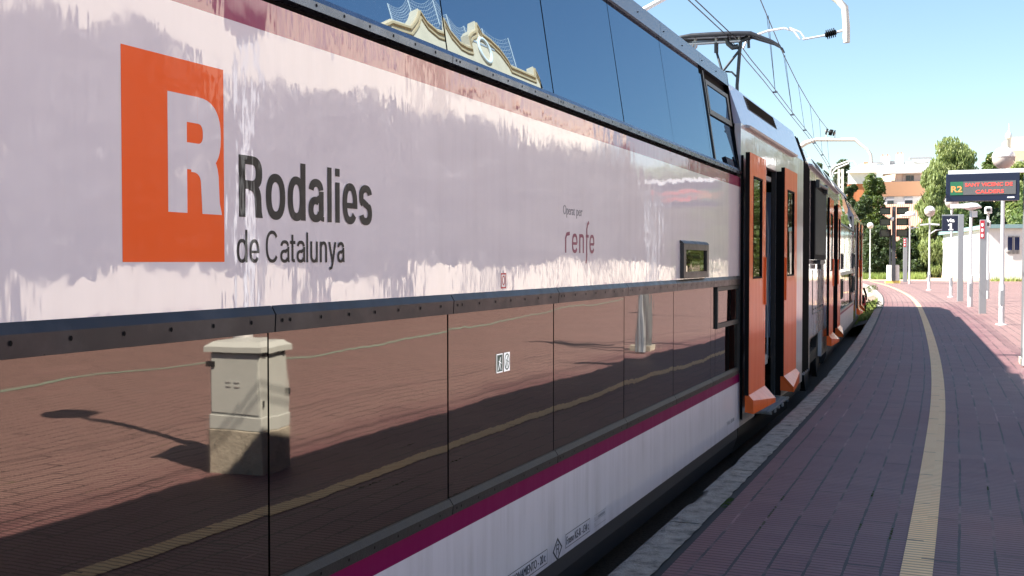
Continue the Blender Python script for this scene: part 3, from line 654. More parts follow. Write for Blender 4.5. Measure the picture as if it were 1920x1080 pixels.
b=MB(); b.prism_y([(1.45,3.92),(1.50,3.925),(1.505,3.95),(1.45,3.965)],S0+.6,-2.6,0); b.build('rain_gutter','roof',car2)
b=MB(); sl(b,-1.37,1.37,S0+.06,S1_,.86,.93); sl(b,-1.37,.9,E0-.2,E0-.1,.93,3.9); sl(b,-1.37,.9,E1+.1,E1+.2,.93,3.9); b.build('floor','dark',car2)
b=MB(); sl(b,-1.2,1.25,S0+.2,-6.0,.15,.8)
for t in (-9.9,-7.4): b.loft([[(1.27+d,t+.43*math.cos(a),.43+.43*math.sin(a)) for a in (2*math.pi*k/20 for k in range(20))] for d in (0,.1)])
sl(b,1.27,1.37,-10.2,-7.1,.42,.62); b.build('bogie','dark',car2)
# roof air intakes
def c2x(z): return 1.45+(1.22-1.45)*(z-3.952)/(4.36-3.952)
for (y0,y1) in ((-7.9,-6.0),(-4.9,-3.4)):
    b=MB(); z0,z1=4.08,4.30; b.mesh([(c2x(z0)+.004,y0,z0),(c2x(z0)+.004,y1,z0),(c2x(z1)+.004,y1,z1),(c2x(z1)+.004,y0,z1)],[(0,1,2,3)]); b.build('roof_vent','dark',car2)
# access panel outline below, dark louvred cabinet above
b=MB(); x=1.452
sl(b,x,x+.006,-9.7,-9.67,1.35,2.15); sl(b,x,x+.006,-9.66,-7.3,1.35,1.36)
for k in range(6): b.lathe([(.018,0),(.018,.004)],(0,0,0),8) if False else sl(b,x,x+.01,-9.5+.42*k,-9.46+.42*k,1.42,1.45)
b.build('access_panel_seam','dark',car2)
b=MB(); sl(b,1.452,1.52,-10.2,-7.4,2.33,3.70,0); lv=b.build('louvred_cabinet','black',car2)
b=MB()
for k in range(26): sl(b,1.5205,1.530,-10.1+.1*k,-10.06+.1*k,2.42,3.58)
b.build('louvres','iron',lv)
b=MB(); b.tube([(1.56,-10.0,3.64),(1.58,-8.2,3.68)],.035); sl(b,1.531,1.59,-10.15,-9.9,3.58,3.72); sl(b,1.531,1.60,-8.4,-8.1,3.58,3.74); b.build('hinge_bar','iron',lv)
b=MB(); sl(b,1.46,1.57,-9.5,-8.3,2.25,2.325); sl(b,1.48,1.55,-9.1,-8.7,2.16,2.245); b.build('latch','iron',lv)
for t,z in ((-10.15,.62),):
    for k in range(4):
        p=Pen(1.4525); p.rect(t,t+.05,z+.09*k,z+.09*k+.06); p.b.build('marking_text','inkgrey',car2)
leaf(car2,-7.15,-5.95,.80,3.58,1.57,True); leaf(car2,-4.45,-3.4,.80,3.58,1.57,False); b=MB(); sl(b,1.452,1.525,E1+.01,E1+.05,.5,3.55); b.build('door_seal','black',car2)
# two-level section
prof2=[(-1.45,.42),(1.45,.42),(1.45,.935),(1.45,1.035),(1.41,1.035),(1.41,1.95),(1.45,1.95),(1.45,3.14),(1.45,3.22),(1.41,3.22),(1.41,3.28),(1.20,4.26),(1.23,4.27),(1.20,4.38),(.7,4.5),(0,4.52),(-.7,4.5),(-1.2,4.4),(-1.45,3.3)]
ed2=[0,1,2,3,3,3,0,4,3,3,3,3,5,5,5,5,5,0,0]
b=MB(); b.prism_y(prof2,S1_+.01,S2_,0,ed2,capmi=0); b.build('body',['white','lowwhite','purple','black','magenta','roof'],car2)
b=MB(); b.prism_y([(-1.40,.12),(1.36,.12),(1.425,.30),(1.425,.415),(-1.43,.415)],-5.8,S3-.5,0); b.build('skirt','skirt',car2)
yy=[S1_+.1+1.58*k for k in range(6)]
for k in range(5):
    y0,y1=yy[k]+.006,yy[k+1]-.006
    for nm,mk,z0,z1,x0,x1 in (('lower_window','glasslow',1.05,1.93,1.437,1.437),('upper_window','glassup',3.29,4.25,1.435,1.232)):
        b=MB(); a=R.uniform(-.003,.003); o=[(x0+a,y0,z0),(x0-a,y1,z0),(x1-a,y1,z1),(x1+a,y0,z1)]
        if nm=='upper_window' and k==4: o[2]=(1.33,y1-.9,3.78) ; o[3]=(x1,y0,z1) ; o=[o[0],(x0,y1,z0),(1.34,y1-.15,3.72),(1.235,y0+.3,z1-.05)]
        i=[(q_[0]-.02,q_[1],q_[2]) for q_ in o]; b.face(o); b.face(i[::-1])
        for j in range(4): b.face([o[j],i[j],i[(j+1)%4],o[(j+1)%4]])
        b.build(nm,mk,car2)
b=MB(); b.prism_y([(1.41,1.94),(1.47,1.94),(1.46,2.02),(1.41,2.02)],S1_+.05,S2_,0); b.prism_y([(1.41,1.0),(1.465,1.0),(1.46,1.05),(1.41,1.05)],S1_+.05,S2_,0); b.prism_y([(1.41,3.23),(1.465,3.23),(1.45,3.285),(1.41,3.285)],S1_+.05,S2_,0); b.build('window_trim','trim',car2)
for (y0,y1,z0,z1) in ((-1.5,-.8,2.1,2.5),(4.6,5.5,2.1,2.55),(-1.5,-.8,1.35,1.85),(4.6,5.5,1.35,1.85)):
    b=MB()
    for (a,c,d,e) in ((y0,y1,z1-.04,z1),(y0,y1,z0,z0+.04),(y0,y0+.05,z0+.04,z1-.04),(y1-.05,y1,z0+.04,z1-.04)): sl(b,1.45,1.50,a,c,d,e)
    w_=b.build('window_box','iron',car2); b=MB(); sl(b,1.44,1.47,y0+.05,y1-.05,z0+.04,z1-.04); b.build('pane','glasslow',w_)
# cab end
b=MB(); F0,F1=7.25,8.55
for (y0,y1,z0,z1) in ((S2_+.01,F0,.42,3.72),(F1,S3-.45,.42,3.72),(F0,F1,3.50,3.72)): sl(b,1.38,1.45,y0,y1,z0,z1)
sl(b,-1.45,-1.38,S2_,S3-.45,.42,3.72); b.build('cab_section_wall','endwhite',car2)
b=MB(); b.prism_y([(1.45,3.722),(1.30,4.0),(1.12,4.34),(.6,4.46),(-.6,4.46),(-1.12,4.34),(-1.45,3.722)],S2_+.01,10.6,0,[0,0,1,1,1,0,0])
b.loft([[(1.45,10.6,3.722),(1.12,10.6,4.34),(.6,10.6,4.46),(-.6,10.6,4.46),(-1.12,10.6,4.34),(-1.45,10.6,3.722)],[(1.40,13.0,3.722),(1.10,12.7,4.05),(.6,12.6,4.15),(-.6,12.6,4.15),(-1.1,12.7,4.05),(-1.40,13.0,3.722)]],0); b.build('cab_roof',['rooflilac','roof'],car2)
b=MB(); b.loft([[(1.45,13.25,.42),(1.45,13.25,3.72),(-1.45,13.25,3.72),(-1.45,13.25,.42)],[(1.25,13.75,.5),(1.25,13.2,3.70),(-1.25,13.2,3.70),(-1.25,13.75,.5)]],0); b.build('cab_front','white',car2)
b=MB(); sl(b,-1.3,1.36,F0-.3,F0-.2,.5,3.7); sl(b,-1.3,1.36,F1+.2,F1+.3,.5,3.7); sl(b,-1.3,1.36,F0-.2,F1+.2,.5,.8); sl(b,-.3,-.2,F0-.2,F1+.2,.8,3.5); b.build('vestibule','dark',car2)
leaf(car2,F0-1.05,F0-.05,.80,3.55,1.57,True); leaf(car2,F1+.05,F1+1.0,.80,3.55,1.57,False)
b=MB(); b.tube([(1.50,12.9,.95),(1.56,12.95,.6),(1.56,12.9,.2),(1.50,12.7,.02),(1.42,12.55,.2),(1.40,12.5,.6)],.03); b.tube([(1.52,12.3,1.3),(1.60,12.4,1.05),(1.60,12.5,.85)],.04); sl(b,1.455,1.56,11.6,12.1,.75,1.05); b.build('brake_hose','black',car2)
b=MB(); sl(b,1.452,1.60,12.0,12.35,.66,.95); b.build('tail_lamp','redp',car2)
# ------------------------------------------------------------------ street furniture on the platform
def zat(x,y,base): return at(x,y,base.y).z
def lamp_globe(parent,z,r=.29,base=None):
    b=MB(); b.lathe([(.01,r*.98),(r*.35,r*.93),(r*.68,r*.72),(r*.92,r*.36),(r*1.0,.02),(r*1.0,0),(r*.5,0)],(0,0,z),24); b.build('globe_cap','globewhite',parent)
    b=MB(); b.lathe([(r*.97,-.004),(r*.95,-.10*r*3),(r*.82,-r*.62),(r*.5,-r*.92),(.08,-r)],(0,0,z),24); b.build('globe_bowl','globelow',parent)
def lamp(x,y,ytop,label,r=.29,extra=None):
    p=gnd(x,y); t=thing('street_lamp',label,'street lamp',(p.x,p.y,.55),0,'globe lamps along the platform'); H=at(x,ytop,p.y).z-.55; gz=H-r
    b=MB(); b.lathe([(.075,0),(.075,1.1),(.052,1.14),(.048,gz-r-.25),(.06,gz-r-.2),(.06,gz-r+.03)],(0,0,0),14); b.lathe([(.16,.0),(.16,.02),(.08,.03)],(0,0,0),14)
    b.build('pole','steelp',t); b=MB(); b.box((-.05,-.085,.55),(.05,-.07,.95)); b.build('pole_hatch','steel',t)
    lamp_globe(t,gz,r)
    if extra=='wings':
        z=H-2.2*r-.45; b=MB()
        for sx in (-1,1):
            b.loft([[(sx*.06,-.12,z),(sx*.06,.12,z),(sx*.06,.12,z+.1),(sx*.06,-.12,z+.1)],[(sx*.55,-.16,z-.04),(sx*.55,.16,z-.04),(sx*.55,.16,z+.05),(sx*.55,-.16,z+.05)]])
        b.tube([(.03,0,z-.55),(.35,0,z-.32),(.8,0,z-.28)],.035); b.build('bracket_arm','steelp',t)
    return t
lamp(1631,523,417,'small globe lamp just right of the train tail, before the dark trees',.31)
lamp(1742,544,386,'globe lamp with a two winged bracket under its globe, left of the numbered platform sign',.32,'wings')
lamp(1783,557,365,'globe lamp half hidden above the numbered platform sign',.33)
lamp(1878,609,275,'nearest globe lamp with the largest globe, rising above the departure display',.30)
# the lamp beside the cabinet, whose shadow shows in the window reflection
def shaded_lamp(x,y,h,label):
    t=thing('street_lamp',label,'street lamp',(x,y,.55),0,'globe lamps along the platform')
    b=MB(); b.lathe([(.075,0),(.075,1.1),(.052,1.14),(.048,h-.75),(.06,h-.6)],(0,0,0),14); b.build('pole','steelp',t); lamp_globe(t,h-.3); return t
shaded_lamp(1.15,7.60,4.35,'globe lamp standing right behind the grey utility cabinet, mirrored in the train')
def cam_pole(x,y,ytop,label,kind):
    p=gnd(x,y); t=thing('camera_pole',label,'camera pole',(p.x,p.y,.55)); H=at(x,ytop,p.y).z-.55
    b=MB(); b.lathe([(.095,0),(.095,1.2),(.06,1.25),(.055,H)],(0,0,0),14); b.build('pole','steelp',t)
    b=MB(); b.box((-.05,-.105,.4),(.05,-.09,.9)); b.build('pole_hatch','steel',t)
    b=MB()
    if kind==1:
        b.lathe([(.02,.30),(.2,.28),(.36,.16),(.38,.10),(.2,.06),(.06,0)],(0,0,H-.1),16); b.box((-.75,-.12,H+.0),(-.2,.12,H+.16)); b.box((.02,-.08,H-.35),(.22,.08,H-.12))
    else:
        b.bbox((-.16,-.3,H-.1),(.16,.25,H+.2),.05); b.box((-.09,-.36,H-.02),(.09,-.29,H+.12),1); b.bbox((-.35,-.14,H-.75),(.12,.1,H-.45),.04); b.box((-.08,-.155,H-.70),(.04,-.142,H-.52),1)
    b.build('camera',['globewhite','dark'],t); return t
cam_pole(1819,575,390,'slim pole with a flat white camera head, right of the numbered platform sign',1)
cam_pole(1851,560,396,'white pole with a dark eyed camera on top, behind the red topped totem',2)
# red topped totem posts
def totem(x,y,ytop,w,label,reds,depth=.12,yaw=rad(8)):
    p=gnd(x,y); t=thing('information_totem',label,'totem',(p.x,p.y,.55),yaw); H=at(x,ytop,p.y).z-.55; k=H
    b=MB(); b.bbox((-w/2,-depth/2,0),(w/2,depth/2,H),.01); b.build('post','steel',t)
    b=MB(); b.box((-w/2+.005,-depth/2-.012,H*.80),(w*.12,-depth/2-.001,H-.03)); r=b.build('red_panel','redp',t)
    b=MB()
    for j in range(3): zz=H-.12-j*.17*H/3; b.mesh([(-w*.34,-depth/2-.016,zz),(-w*.05,-depth/2-.016,zz),(-w*.05,-depth/2-.016,zz-.09),(-w*.2,-depth/2-.016,zz-.12),(-w*.34,-depth/2-.016,zz-.09)],[(0,4,3,2,1)])
    b.build('symbol','signwhite',r); return t
totem(1842,588,412,.22,'tall grey totem with red panel, beside the hut corner',1)
totem(1697,529,446,.34,'small distant grey totem with red panel, right of the bank of monitors',1)
# numbered platform sign on its slab post
p=gnd(1800,565); vt=thing('platform_number_sign','navy square sign reading via 1 on a flat grey slab post','sign',(p.x,p.y,.55),rad(8))
H=zat(1800,402,p)-.55; px=lambda a:(a-1800)*(p.y*c_-p.x*s_)/F
Hb=zat(1782,434,p)-.55
b=MB(); b.bbox((px(1795),-.07,0),(px(1805),.07,H),.01); b.box((px(1767),-.05,H-.06),(px(1795),.05,H)); b.build('post','steel',vt)
b=MB(); b.box((px(1767),-.06,Hb),(px(1795),.04,H-.065)); sg=b.build('sign_panel','navy',vt)
def text_on(name,txt,x,z,size,w,mk,y,parent,bold=0):
    me=text_mesh(txt,size,w,mk,bold)
    for v in me.vertices: v.co=Vector((x+v.co.x,y+v.co.y,z+v.co.z))
    me.name=name; o=bpy.data.objects.new(name,me); COL.objects.link(o); o.parent=parent; return o
text_on('sign_text','via',px(1775),Hb+.41,.24,.32,'signwhite',-.064,sg,.006)
b=MB(); q0,q1=px(1780.5),px(1784); yq=-.064
b.mesh([(q0,yq,Hb+.05),(q1,yq,Hb+.05),(q1,yq,Hb+.35),(q0,yq,Hb+.35),(q0-.07,yq,Hb+.29),(q0-.07,yq,Hb+.235),(q0,yq,Hb+.26),(q0-.06,yq,Hb+.05),(q0-.06,yq,Hb+.10),(q0,yq,Hb+.10),(q1+.06,yq,Hb+.05),(q1+.06,yq,Hb+.10),(q1,yq,Hb+.10)],[(0,1,2,3),(3,4,5,6),(7,0,9,8),(1,10,11,12)]); b.build('sign_numeral','signwhite',sg)
# departure display carried by an A-shaped mast
dt=20.0; dp=thing('departure_display','black hanging display with red dot matrix destination lettering under a pale beam','display',(1.0,dt,.55),0)
def Q(x,y): v=at(x,y,dt); return (v.x-1.0,v.z-.55)
(xa,zt)=Q(1774,328);(xb,_)=Q(1912,327);zb_=Q(1843,377)[1]
b=MB(); b.bbox((xa,-.1,zb_),(xb,.08,zt),.008); hs=b.build('housing','navy',dp)
b=MB(); b.box((Q(1778,317)[0],-.06,zt+.004),(.06,.06,Q(1850,318)[1])); b.build('beam','globewhite',dp)
(la,lt)=Q(1782,342);(lb,lbm)=Q(1904,364);gm=Q(1806,342)[0]
b=MB(); b.box((gm,-.106,lbm),(lb,-.101,lt)); b.build('matrix','ledbg',hs)
b=MB(); b.box((la,-.106,lbm),(gm-.002,-.101,lt)); b.build('line_panel','ledgreen',hs)
text_on('line_text','R2',la+.015,lbm+.055,.14,gm-la-.03,'ledo',-.108,hs,.003)
text_on('destination_text','SANT VICENÇ DE',gm+.03,lt-.088,.085,lb-gm-.08,'led',-.108,hs,.0015)
text_on('destination_text','CALDERS',gm+.20,lbm+.022,.085,.44,'led',-.108,hs,.0015)
b=MB(); b.box((lb-.13,-.106,zb_+.04),(lb-.02,-.101,zb_+.06)); b.build('maker_label','signwhite',hs)
b=MB(); b.lathe([(.095,0),(.095,.02),(.085,Q(1850,330)[1])],(-.035,0,0),12); b.build('mast','steel',dp)
b=MB(); b.tube([(-.10,-.75,.02),(-.03,-.05,2.9)],[.055,.045]); b.build('stay','steel',dp)
b=MB(); b.box((-.15,-.25,0),(.2,.25,.10)); b.build('mast_foot','concrete',dp)
# bank of six monitors on a post
p=gnd(1673,531); k=(p.y*c_-p.x*s_)/F; mt=thing('monitor_post','dark post with six hooded monitors in two columns on a whitewashed block','monitor post',(p.x,p.y,.55),rad(7))
def mz(y): return at(1673,y,p.y).z-.55
w=lambda a:(a-1673)*k
b=MB(); z0=mz(497); b.loft([[(w(1661),-.5,0),(w(1686),-.5,0),(w(1686),.5,0),(w(1661),.5,0)],[(w(1663),-.45,.25),(w(1685),-.45,.25),(w(1685),.45,.25),(w(1663),.45,.25)],[(w(1663.5),-.42,z0),(w(1684.5),-.42,z0),(w(1684.5),.42,z0),(w(1663.5),.42,z0)]]); b.build('base_block','conwhite',mt); b=MB(); b.box((w(1660.5),-.55,0),(w(1686.5),.55,.22)); b.build('yellow_band','yellow',mt)
b=MB(); b.box((w(1671),-.62,.2),(w(1677.5),-.47,mz(388))); b.box((w(1667),-.35,z0),(w(1670),-.2,mz(430))); b.build('post','skirt',mt)
for j,(yt,yb) in enumerate(((389.5,402.5),(410,423),(430.5,444))):
    for (a,c) in ((1650,1668),(1679,1700)):
        b=MB(); za,zc=mz(yb),mz(yt)
        for (A_,B_,C_,D_) in ((a,c,zc-.05,zc),(a,c,za,za+.05)): b.box((w(A_),-.95,C_),(w(B_),-.2,D_))
        b.box((w(a),-.6,za+.05),(w(a+1.2),-.2,zc-.05)); b.box((w(c-1.2),-.6,za+.05),(w(c),-.2,zc-.05)); b.box((w(a+1.2),-.25,za+.05),(w(c-1.2),-.2,zc-.05))
        mo=b.build('monitor','black',mt); b=MB(); b.box((w(a+1.2),-.5,za+.05),(w(c-1.2),-.26,zc-.05)); b.build('screen','pane',mo)
b=MB(); b.lathe([(.02,.3),(.15,.25),(.15,0),(.05,-.05)],(w(1671),-.65,mz(414)),10); b.build('loudspeaker','globewhite',mt)
p=gnd(1705,532); lp=thing('street_lamp','distant lamp with a flat white head right of the bank of monitors','street lamp',(p.x,p.y,.55),TH,'globe lamps along the platform')
H=zat(1705,396,p)-.55
b=MB(); b.lathe([(.09,0),(.06,.9),(.05,H-.3)],(0,0,0),12); b.build('pole','steelp',lp)
b=MB(); b.lathe([(.02,.0),(.3,-.08),(.42,-.3),(.42,-.38),(.1,-.4)],(0,0,H),16); b.bbox((-.75,-.15,H-.42),(-.25,.15,H-.28),.03); b.tube([(0,0,H-1.4),(.4,0,H-1.25),(.7,0,H-1.3)],.04); b.build('lamp_head','globewhite',lp)
# ------------------------------------------------------------------ utility cabinet and other things seen in the reflections
cb=thing('utility_cabinet','pale grey utility cabinet on a concrete plinth beside the track, mirrored in the lower windows','cabinet',(.80,7.22,.55),rad(-12))
b=MB(); b.bbox((-.23,-.27,0),(.23,.27,.36),.012); b.build('plinth','concrete',cb)
b=MB(); b.bbox((-.225,-.265,.362),(.225,.265,.47),.006); b.bbox((-.215,-.255,.472),(.215,.255,.98),.01); b.build('cabinet_body','cab',cb)
b=MB(); b.loft([[(-.25,-.29,.985),(.25,-.29,.985),(.25,.29,.985),(-.25,.29,.985)],[(-.25,-.29,1.03),(.25,-.29,1.03),(.25,.29,1.03),(-.25,.29,1.03)],[(-.20,-.24,1.07),(.20,-.24,1.07),(.20,.24,1.07),(-.20,.24,1.07)]]); b.build('cabinet_lid','cab',cb)
b=MB(); b.box((-.19,-.262,.49),(.20,-.256,.965)); dr=b.build('cabinet_door','cab',cb)
b=MB(); b.box((.16,-.275,.86),(.235,-.263,.905)); b.build('hasp','iron',dr)
b=MB()
for x in (-.04,.03):
    for z in (.70,.735): b.box((x,-.268,z),(x+.04,-.263,z+.008))
b.build('door_vent','greypl',dr)
b=MB()
for (y_,z_) in ((-.2,.95),(.18,.95),(-.22,.55),(.22,.62)): b.box((-.232,y_,z_),(-.217,y_+.025,z_+.05))
b.build('hinge','iron',cb)
def facade(name,label,cat,ox,parts): pass
# station building with a curved parapet, facing the tracks
bx_=14.0
sb=thing('station_building','cream station building with a curved ornamental parapet and round medallion, mirrored in the upper windows','building',(24,57.2,-1.35)); sb.scale=(1.3,1.536,1.61)
def sy(t): return t-37
out=[(37.5,17.2),(38.5,17.6),(40.2,17.7),(40.7,18.0),(41.2,18.35),(41.6,18.75),(42.0,18.35),(42.9,18.1),(43.8,18.15),(44.6,18.5),(45.0,19.25),(45.4,18.7),(46.2,18.3),(47.0,18.25),(47.6,18.3),(47.7,18.9),(48.2,19.2),(48.8,19.42),(49.15,19.9),(49.5,19.42),(50.4,19.30),(51.4,19.0),(52.2,18.5),(52.4,18.2),(56.0,18.2),(56.3,18.75),(56.6,18.2),(56.6,17.6)]
b=MB()
def wall_from(b,out,z0,x0,x1,mi=0):
    for (a,za),(c,zc) in zip(out,out[1:]):
        b.face([(x0,sy(a),z0),(x0,sy(a),za),(x0,sy(c),zc),(x0,sy(c),z0)],mi); b.face([(x0,sy(a),za),(x1,sy(a),za),(x1,sy(c),zc),(x0,sy(c),zc)],mi); b.face([(x1,sy(c),z0),(x1,sy(c),zc),(x1,sy(a),za),(x1,sy(a),z0)],mi)
wall_from(b,out,16.7,0,.5); b.build('parapet','creamlight',sb)
b=MB()
for i in range(len(out)-1):
    a,c=out[i],out[i+1]
    for e,z_ in ((.12,.22),(.08,.48)): b.mesh([(-e,sy(a[0]),a[1]-z_),(-e,sy(a[0]),a[1]-z_+.10),(.02,sy(a[0]),a[1]-z_+.12),(.02,sy(a[0]),a[1]-z_-.05),(-e,sy(c[0]),c[1]-z_),(-e,sy(c[0]),c[1]-z_+.10),(.02,sy(c[0]),c[1]-z_+.12),(.02,sy(c[0]),c[1]-z_-.05)],[(0,1,5,4),(1,2,6,5),(3,0,4,7)])
b.build('cornice','corn',sb)
b=MB(); b.box((0,0,.0),(9,sy(56.6),16.7)); b.build('wall','creamwall',sb)
b=MB(); b.tube([(-.05,sy(49.3)+.72*math.cos(a),18.35+.62*math.sin(a)) for a in (2*math.pi*k/24 for k in range(25))],.10,6); b.build('medallion','plaster',sb)
for fl in range(4):
    for k in range(7):
        y0=1.0+2.7*k; z0=1.2+3.9*fl; b=MB(); b.box((-.05,y0,z0),(.02,y0+1.2,z0+2.2)); wn=b.build('window','shutter',sb)
        b=MB(); b.box((-.14,y0-.1,z0-.15),(.0,y0+1.3,z0-.02)); b.build('sill','creamlight',wn)
for (y0,y1) in ((45.4,46.9),(47.9,50.8),(52.8,54.0),(54.6,55.6)):
    b=MB(); b.box((-.03,sy(y0),17.35 if y0!=47.9 else 18.05+.55),(.01,sy(y1),17.45 if y0!=47.9 else 18.7)); b.build('slot','shutter',sb)
# pole-and-net fence on the roof
b=MB(); tops=[(40.1,18.9),(42.3,19.7),(45.1,20.4),(47.3,20.1),(49.2,19.9),(51.7,20.3),(55.4,20.5)]
nt=[]
for (a,za),(c,zc) in zip(tops,tops[1:]):
    for k in range(14):
        f=k/14; nt.append((a+(c-a)*f,za+(zc-za)*f-.5*math.sin(math.pi*f)*.7))
for (y_,z_) in nt: b.tube([(.8,sy(y_),17.2),(.8,sy(y_),z_)],.008,3,caps=False)
for f in [k/14 for k in range(15)]: b.tube([(.8,sy(y_),17.4+(z_-17.4)*f) for y_,z_ in nt],.008,3,caps=False)
for (y_,z_) in tops: b.tube([(.8,sy(y_),16.9),(.8,sy(y_),z_)],.035,5)
b.build('roof_net','steelp',sb)
wing=thing('bounce_annex','long low cream block added out of view left of the station building to brighten the white panel','building',(26,8,.5)); wing.scale=(1,.73,1.55)  # added out of view to bounce sun onto the train and pale its reflections
b=MB(); b.box((0,0,0),(8,66.8,11.6)); b.build('wall','creamwall',wing)  # body of the added bounce block
b=MB(); b.box((-.35,-.2,11.6),(8.3,66.9,12.0)); b.build('roof_edge','corn',wing)  # top edge of the added bounce block
for fl in range(3):
    for k in range(18):
        y0=1.5+3.6*k; z0=1.0+3.7*fl; b=MB(); b.box((-.05,y0,z0),(.02,y0+1.1,z0+2.0)); b.build('window','shutter',wing)  # windows on the added bounce block
# row of trees and an added low wall behind the platform, giving the reflections their horizon
def leaves(b,blobs,n,size,mi=0,flat=.5,droop=0):
    tot=sum(r[3]**2 for r in blobs)
    for (x,y,z,r,sz) in blobs:
        for k in range(int(n*r*r/tot)):
            d=Vector((R.gauss(0,1),R.gauss(0,1),R.gauss(0,1))).normalized()*(r*R.uniform(.55,1.04)**.6)
            p=Vector((x+d.x,y+d.y,z+d.z*sz)); q=noise.noise(p*.9)
            if q<-.34: continue
            s=size*R.uniform(.6,1.5); u=Vector((R.gauss(0,1),R.gauss(0,1),R.gauss(0,1))).normalized(); v=u.cross(Vector((R.gauss(0,1),R.gauss(0,1),R.gauss(0,1)))).normalized()
            if droop: u=Vector((u.x*.4,u.y*.4,-1)).normalized(); v=u.cross(Vector((R.gauss(0,1),R.gauss(0,1),0))).normalized()
            b.face([tuple(p-u*s),tuple(p+v*s*flat),tuple(p+u*s),tuple(p-v*s*flat)],mi)
def trunk(parent,h,r,lean=(0,0),limbs=5,spread=1.5):
    b=MB(); b.tube([(0,0,-.1),(lean[0]*.3,lean[1]*.3,h*.4),(lean[0],lean[1],h)],[r*1.3,r,r*.5],8)
    for k in range(limbs):
        a=2*math.pi*k/limbs+R.uniform(-.4,.4); z=h*R.uniform(.45,.85); e=spread*R.uniform(.6,1.1); f=z/h
        b.tube([(lean[0]*f,lean[1]*f,z),(lean[0]*f+e*.5*math.cos(a),lean[1]*f+e*.5*math.sin(a),z+h*.18),(lean[0]*f+e*math.cos(a),lean[1]*f+e*math.sin(a),z+h*.42)],[r*.45,r*.3,r*.12],6)
    return b.build('trunk','bark',parent)
def blobset(h0,h1,rw,n,top=.45):
    o=[]
    for k in range(n):
        f=(k+.5)/n; a=R.uniform(0,6.28); rr=rw*math.sin(math.pi*(.20+.72*f))**.55; q=rw*R.uniform(.32,.50)*(1-top*f*.5); d=max(0,rr-q*.8)*R.uniform(.55,1.0); o.append((d*math.cos(a),d*math.sin(a),h0+(h1-h0)*f,q,R.uniform(.75,1.0)))
    return o
def tree(name,label,loc,h,w,crown0,mk,n,size,blobs=26,group=None,droop=0,flat=.5,cat='tree'):
    t=thing(name,label,cat,loc,R.uniform(0,6),group); trunk(t,h*.6,max(.1,h*.022),limbs=6,spread=w*.5)
    b=MB(); leaves(b,blobset(h*crown0,h*.93,w/2,blobs),n,size,0,flat,droop); b.build('crown',mk,t); return t
y=12; k=0
where=['beyond the near end of the platform','opposite the logo','opposite the lettering','opposite the operator name','opposite the window box','opposite the open doors','opposite the carriage joint','opposite the louvred panel','opposite the second carriage doors','opposite the dark green windows','opposite the cab','past the train']
while y<112:
    h=R.uniform(8.6,10.2); tree('shade_tree','dark round shade tree behind the platform, '+where[min(k,11)],(21+R.uniform(-.6,1),y,.5),h,R.uniform(7.5,9),.22,'leafgrey',6500,.27,26,'shade trees behind the platform'); y+=R.uniform(4.6,6.0); k+=1
    if k>11: y+=1
b=MB(); y_=3.0  # wall added out of view for bright patches in the side panel's reflection
while y_<108:
    q_=R.uniform(2,6.5); z_=1.75+R.uniform(-.35,.35)+(.5 if y_>42 else 0); b.box((18.3,y_,.4),(18.55,y_+q_,z_)); b.box((18.22,y_,.4),(18.29,y_+.4,z_+.12)); y_+=q_+(R.uniform(.8,2.6) if R.random()<.75 else .02)
tag(b.build('reflection_wall','creamwall'),'low whitewashed wall with gaps, added in front of the shade trees to brighten the reflections','wall')
# ------------------------------------------------------------------ overhead line
def cyl(b,p,q,r,n=8,mi=0): b.tube([p,q],r,n,mi)
CW=[(-3.3,-40),(-3.3,-10),(-3.22,12.7),(-3.2,15.1),(-3.33,19),(-3.5,22.3),(-3.66,25.7),(-3.85,29.5),(-4.4,38),(-5.15,47),(-6.2,60),(-8.0,78),(-10.6,98)]
CW=sorted([(t,x) for x,t in CW])
def cwx(t): return catmull(CW,t)
for dx,lab in ((-.02,'left contact wire above the carriage roofs'),(.06,'right contact wire above the carriage roofs')):
    b=MB(); b.tube([(cwx(t)+dx,t,5.58 if t<17 else 5.52) for t in [-40,-20,-5,5,10,13,15.5,17,19,21,23,25.5,28,31,35,40,47,60,78,98]],.0085,5); tag(b.build('contact_wire','wire'),lab,'wire','overhead wires')
ms=[at(1426,0,19.3),at(1449,55,21.6),at(1468,100,23.6),at(1495,155,26.4),at(1518,195,29.5),at(1536,222,33.0),at(1550,240,37.5),at(1558,247,42)]
m0=ms[0]
b=MB(); b.tube([(-3.3,-30,8.1),(-3.0,0,7.6),(m0.x-.05,14,m0.z+.35)]+[tuple(v) for v in ms],.010,5); tag(b.build('messenger_wire','wire'),'sagging upper messenger wire with hanging droppers','wire','overhead wires')
def msat(t):
    for a,c in zip(ms,ms[1:]):
        if a.y<=t<=c.y: return a.lerp(c,(t-a.y)/(c.y-a.y))
    return ms[-1]
for t,l in ((20.4,'nearest pair of dropper wires'),(23.7,'second dropper wire from the pantograph'),(26.6,'third dropper wire from the pantograph'),(29.6,'fourth dropper wire from the pantograph'),(33,'fifth dropper wire from the pantograph'),(37.2,'sixth, farthest dropper wire')):
    v=msat(t); b=MB(); b.tube([(v.x,v.y,v.z),(cwx(t)+.02,t+.05,5.53)],.005,4)
    if t<24: b.tube([(v.x+.02,v.y+.06,v.z),(cwx(t)+.02,t+.05,5.53)],.005,4)
    b.box((cwx(t)-.025,t+.02,5.505),(cwx(t)+.065,t+.045,5.535)); tag(b.build('dropper_wire','wire'),l+' between messenger and contact wires','wire','dropper wires')
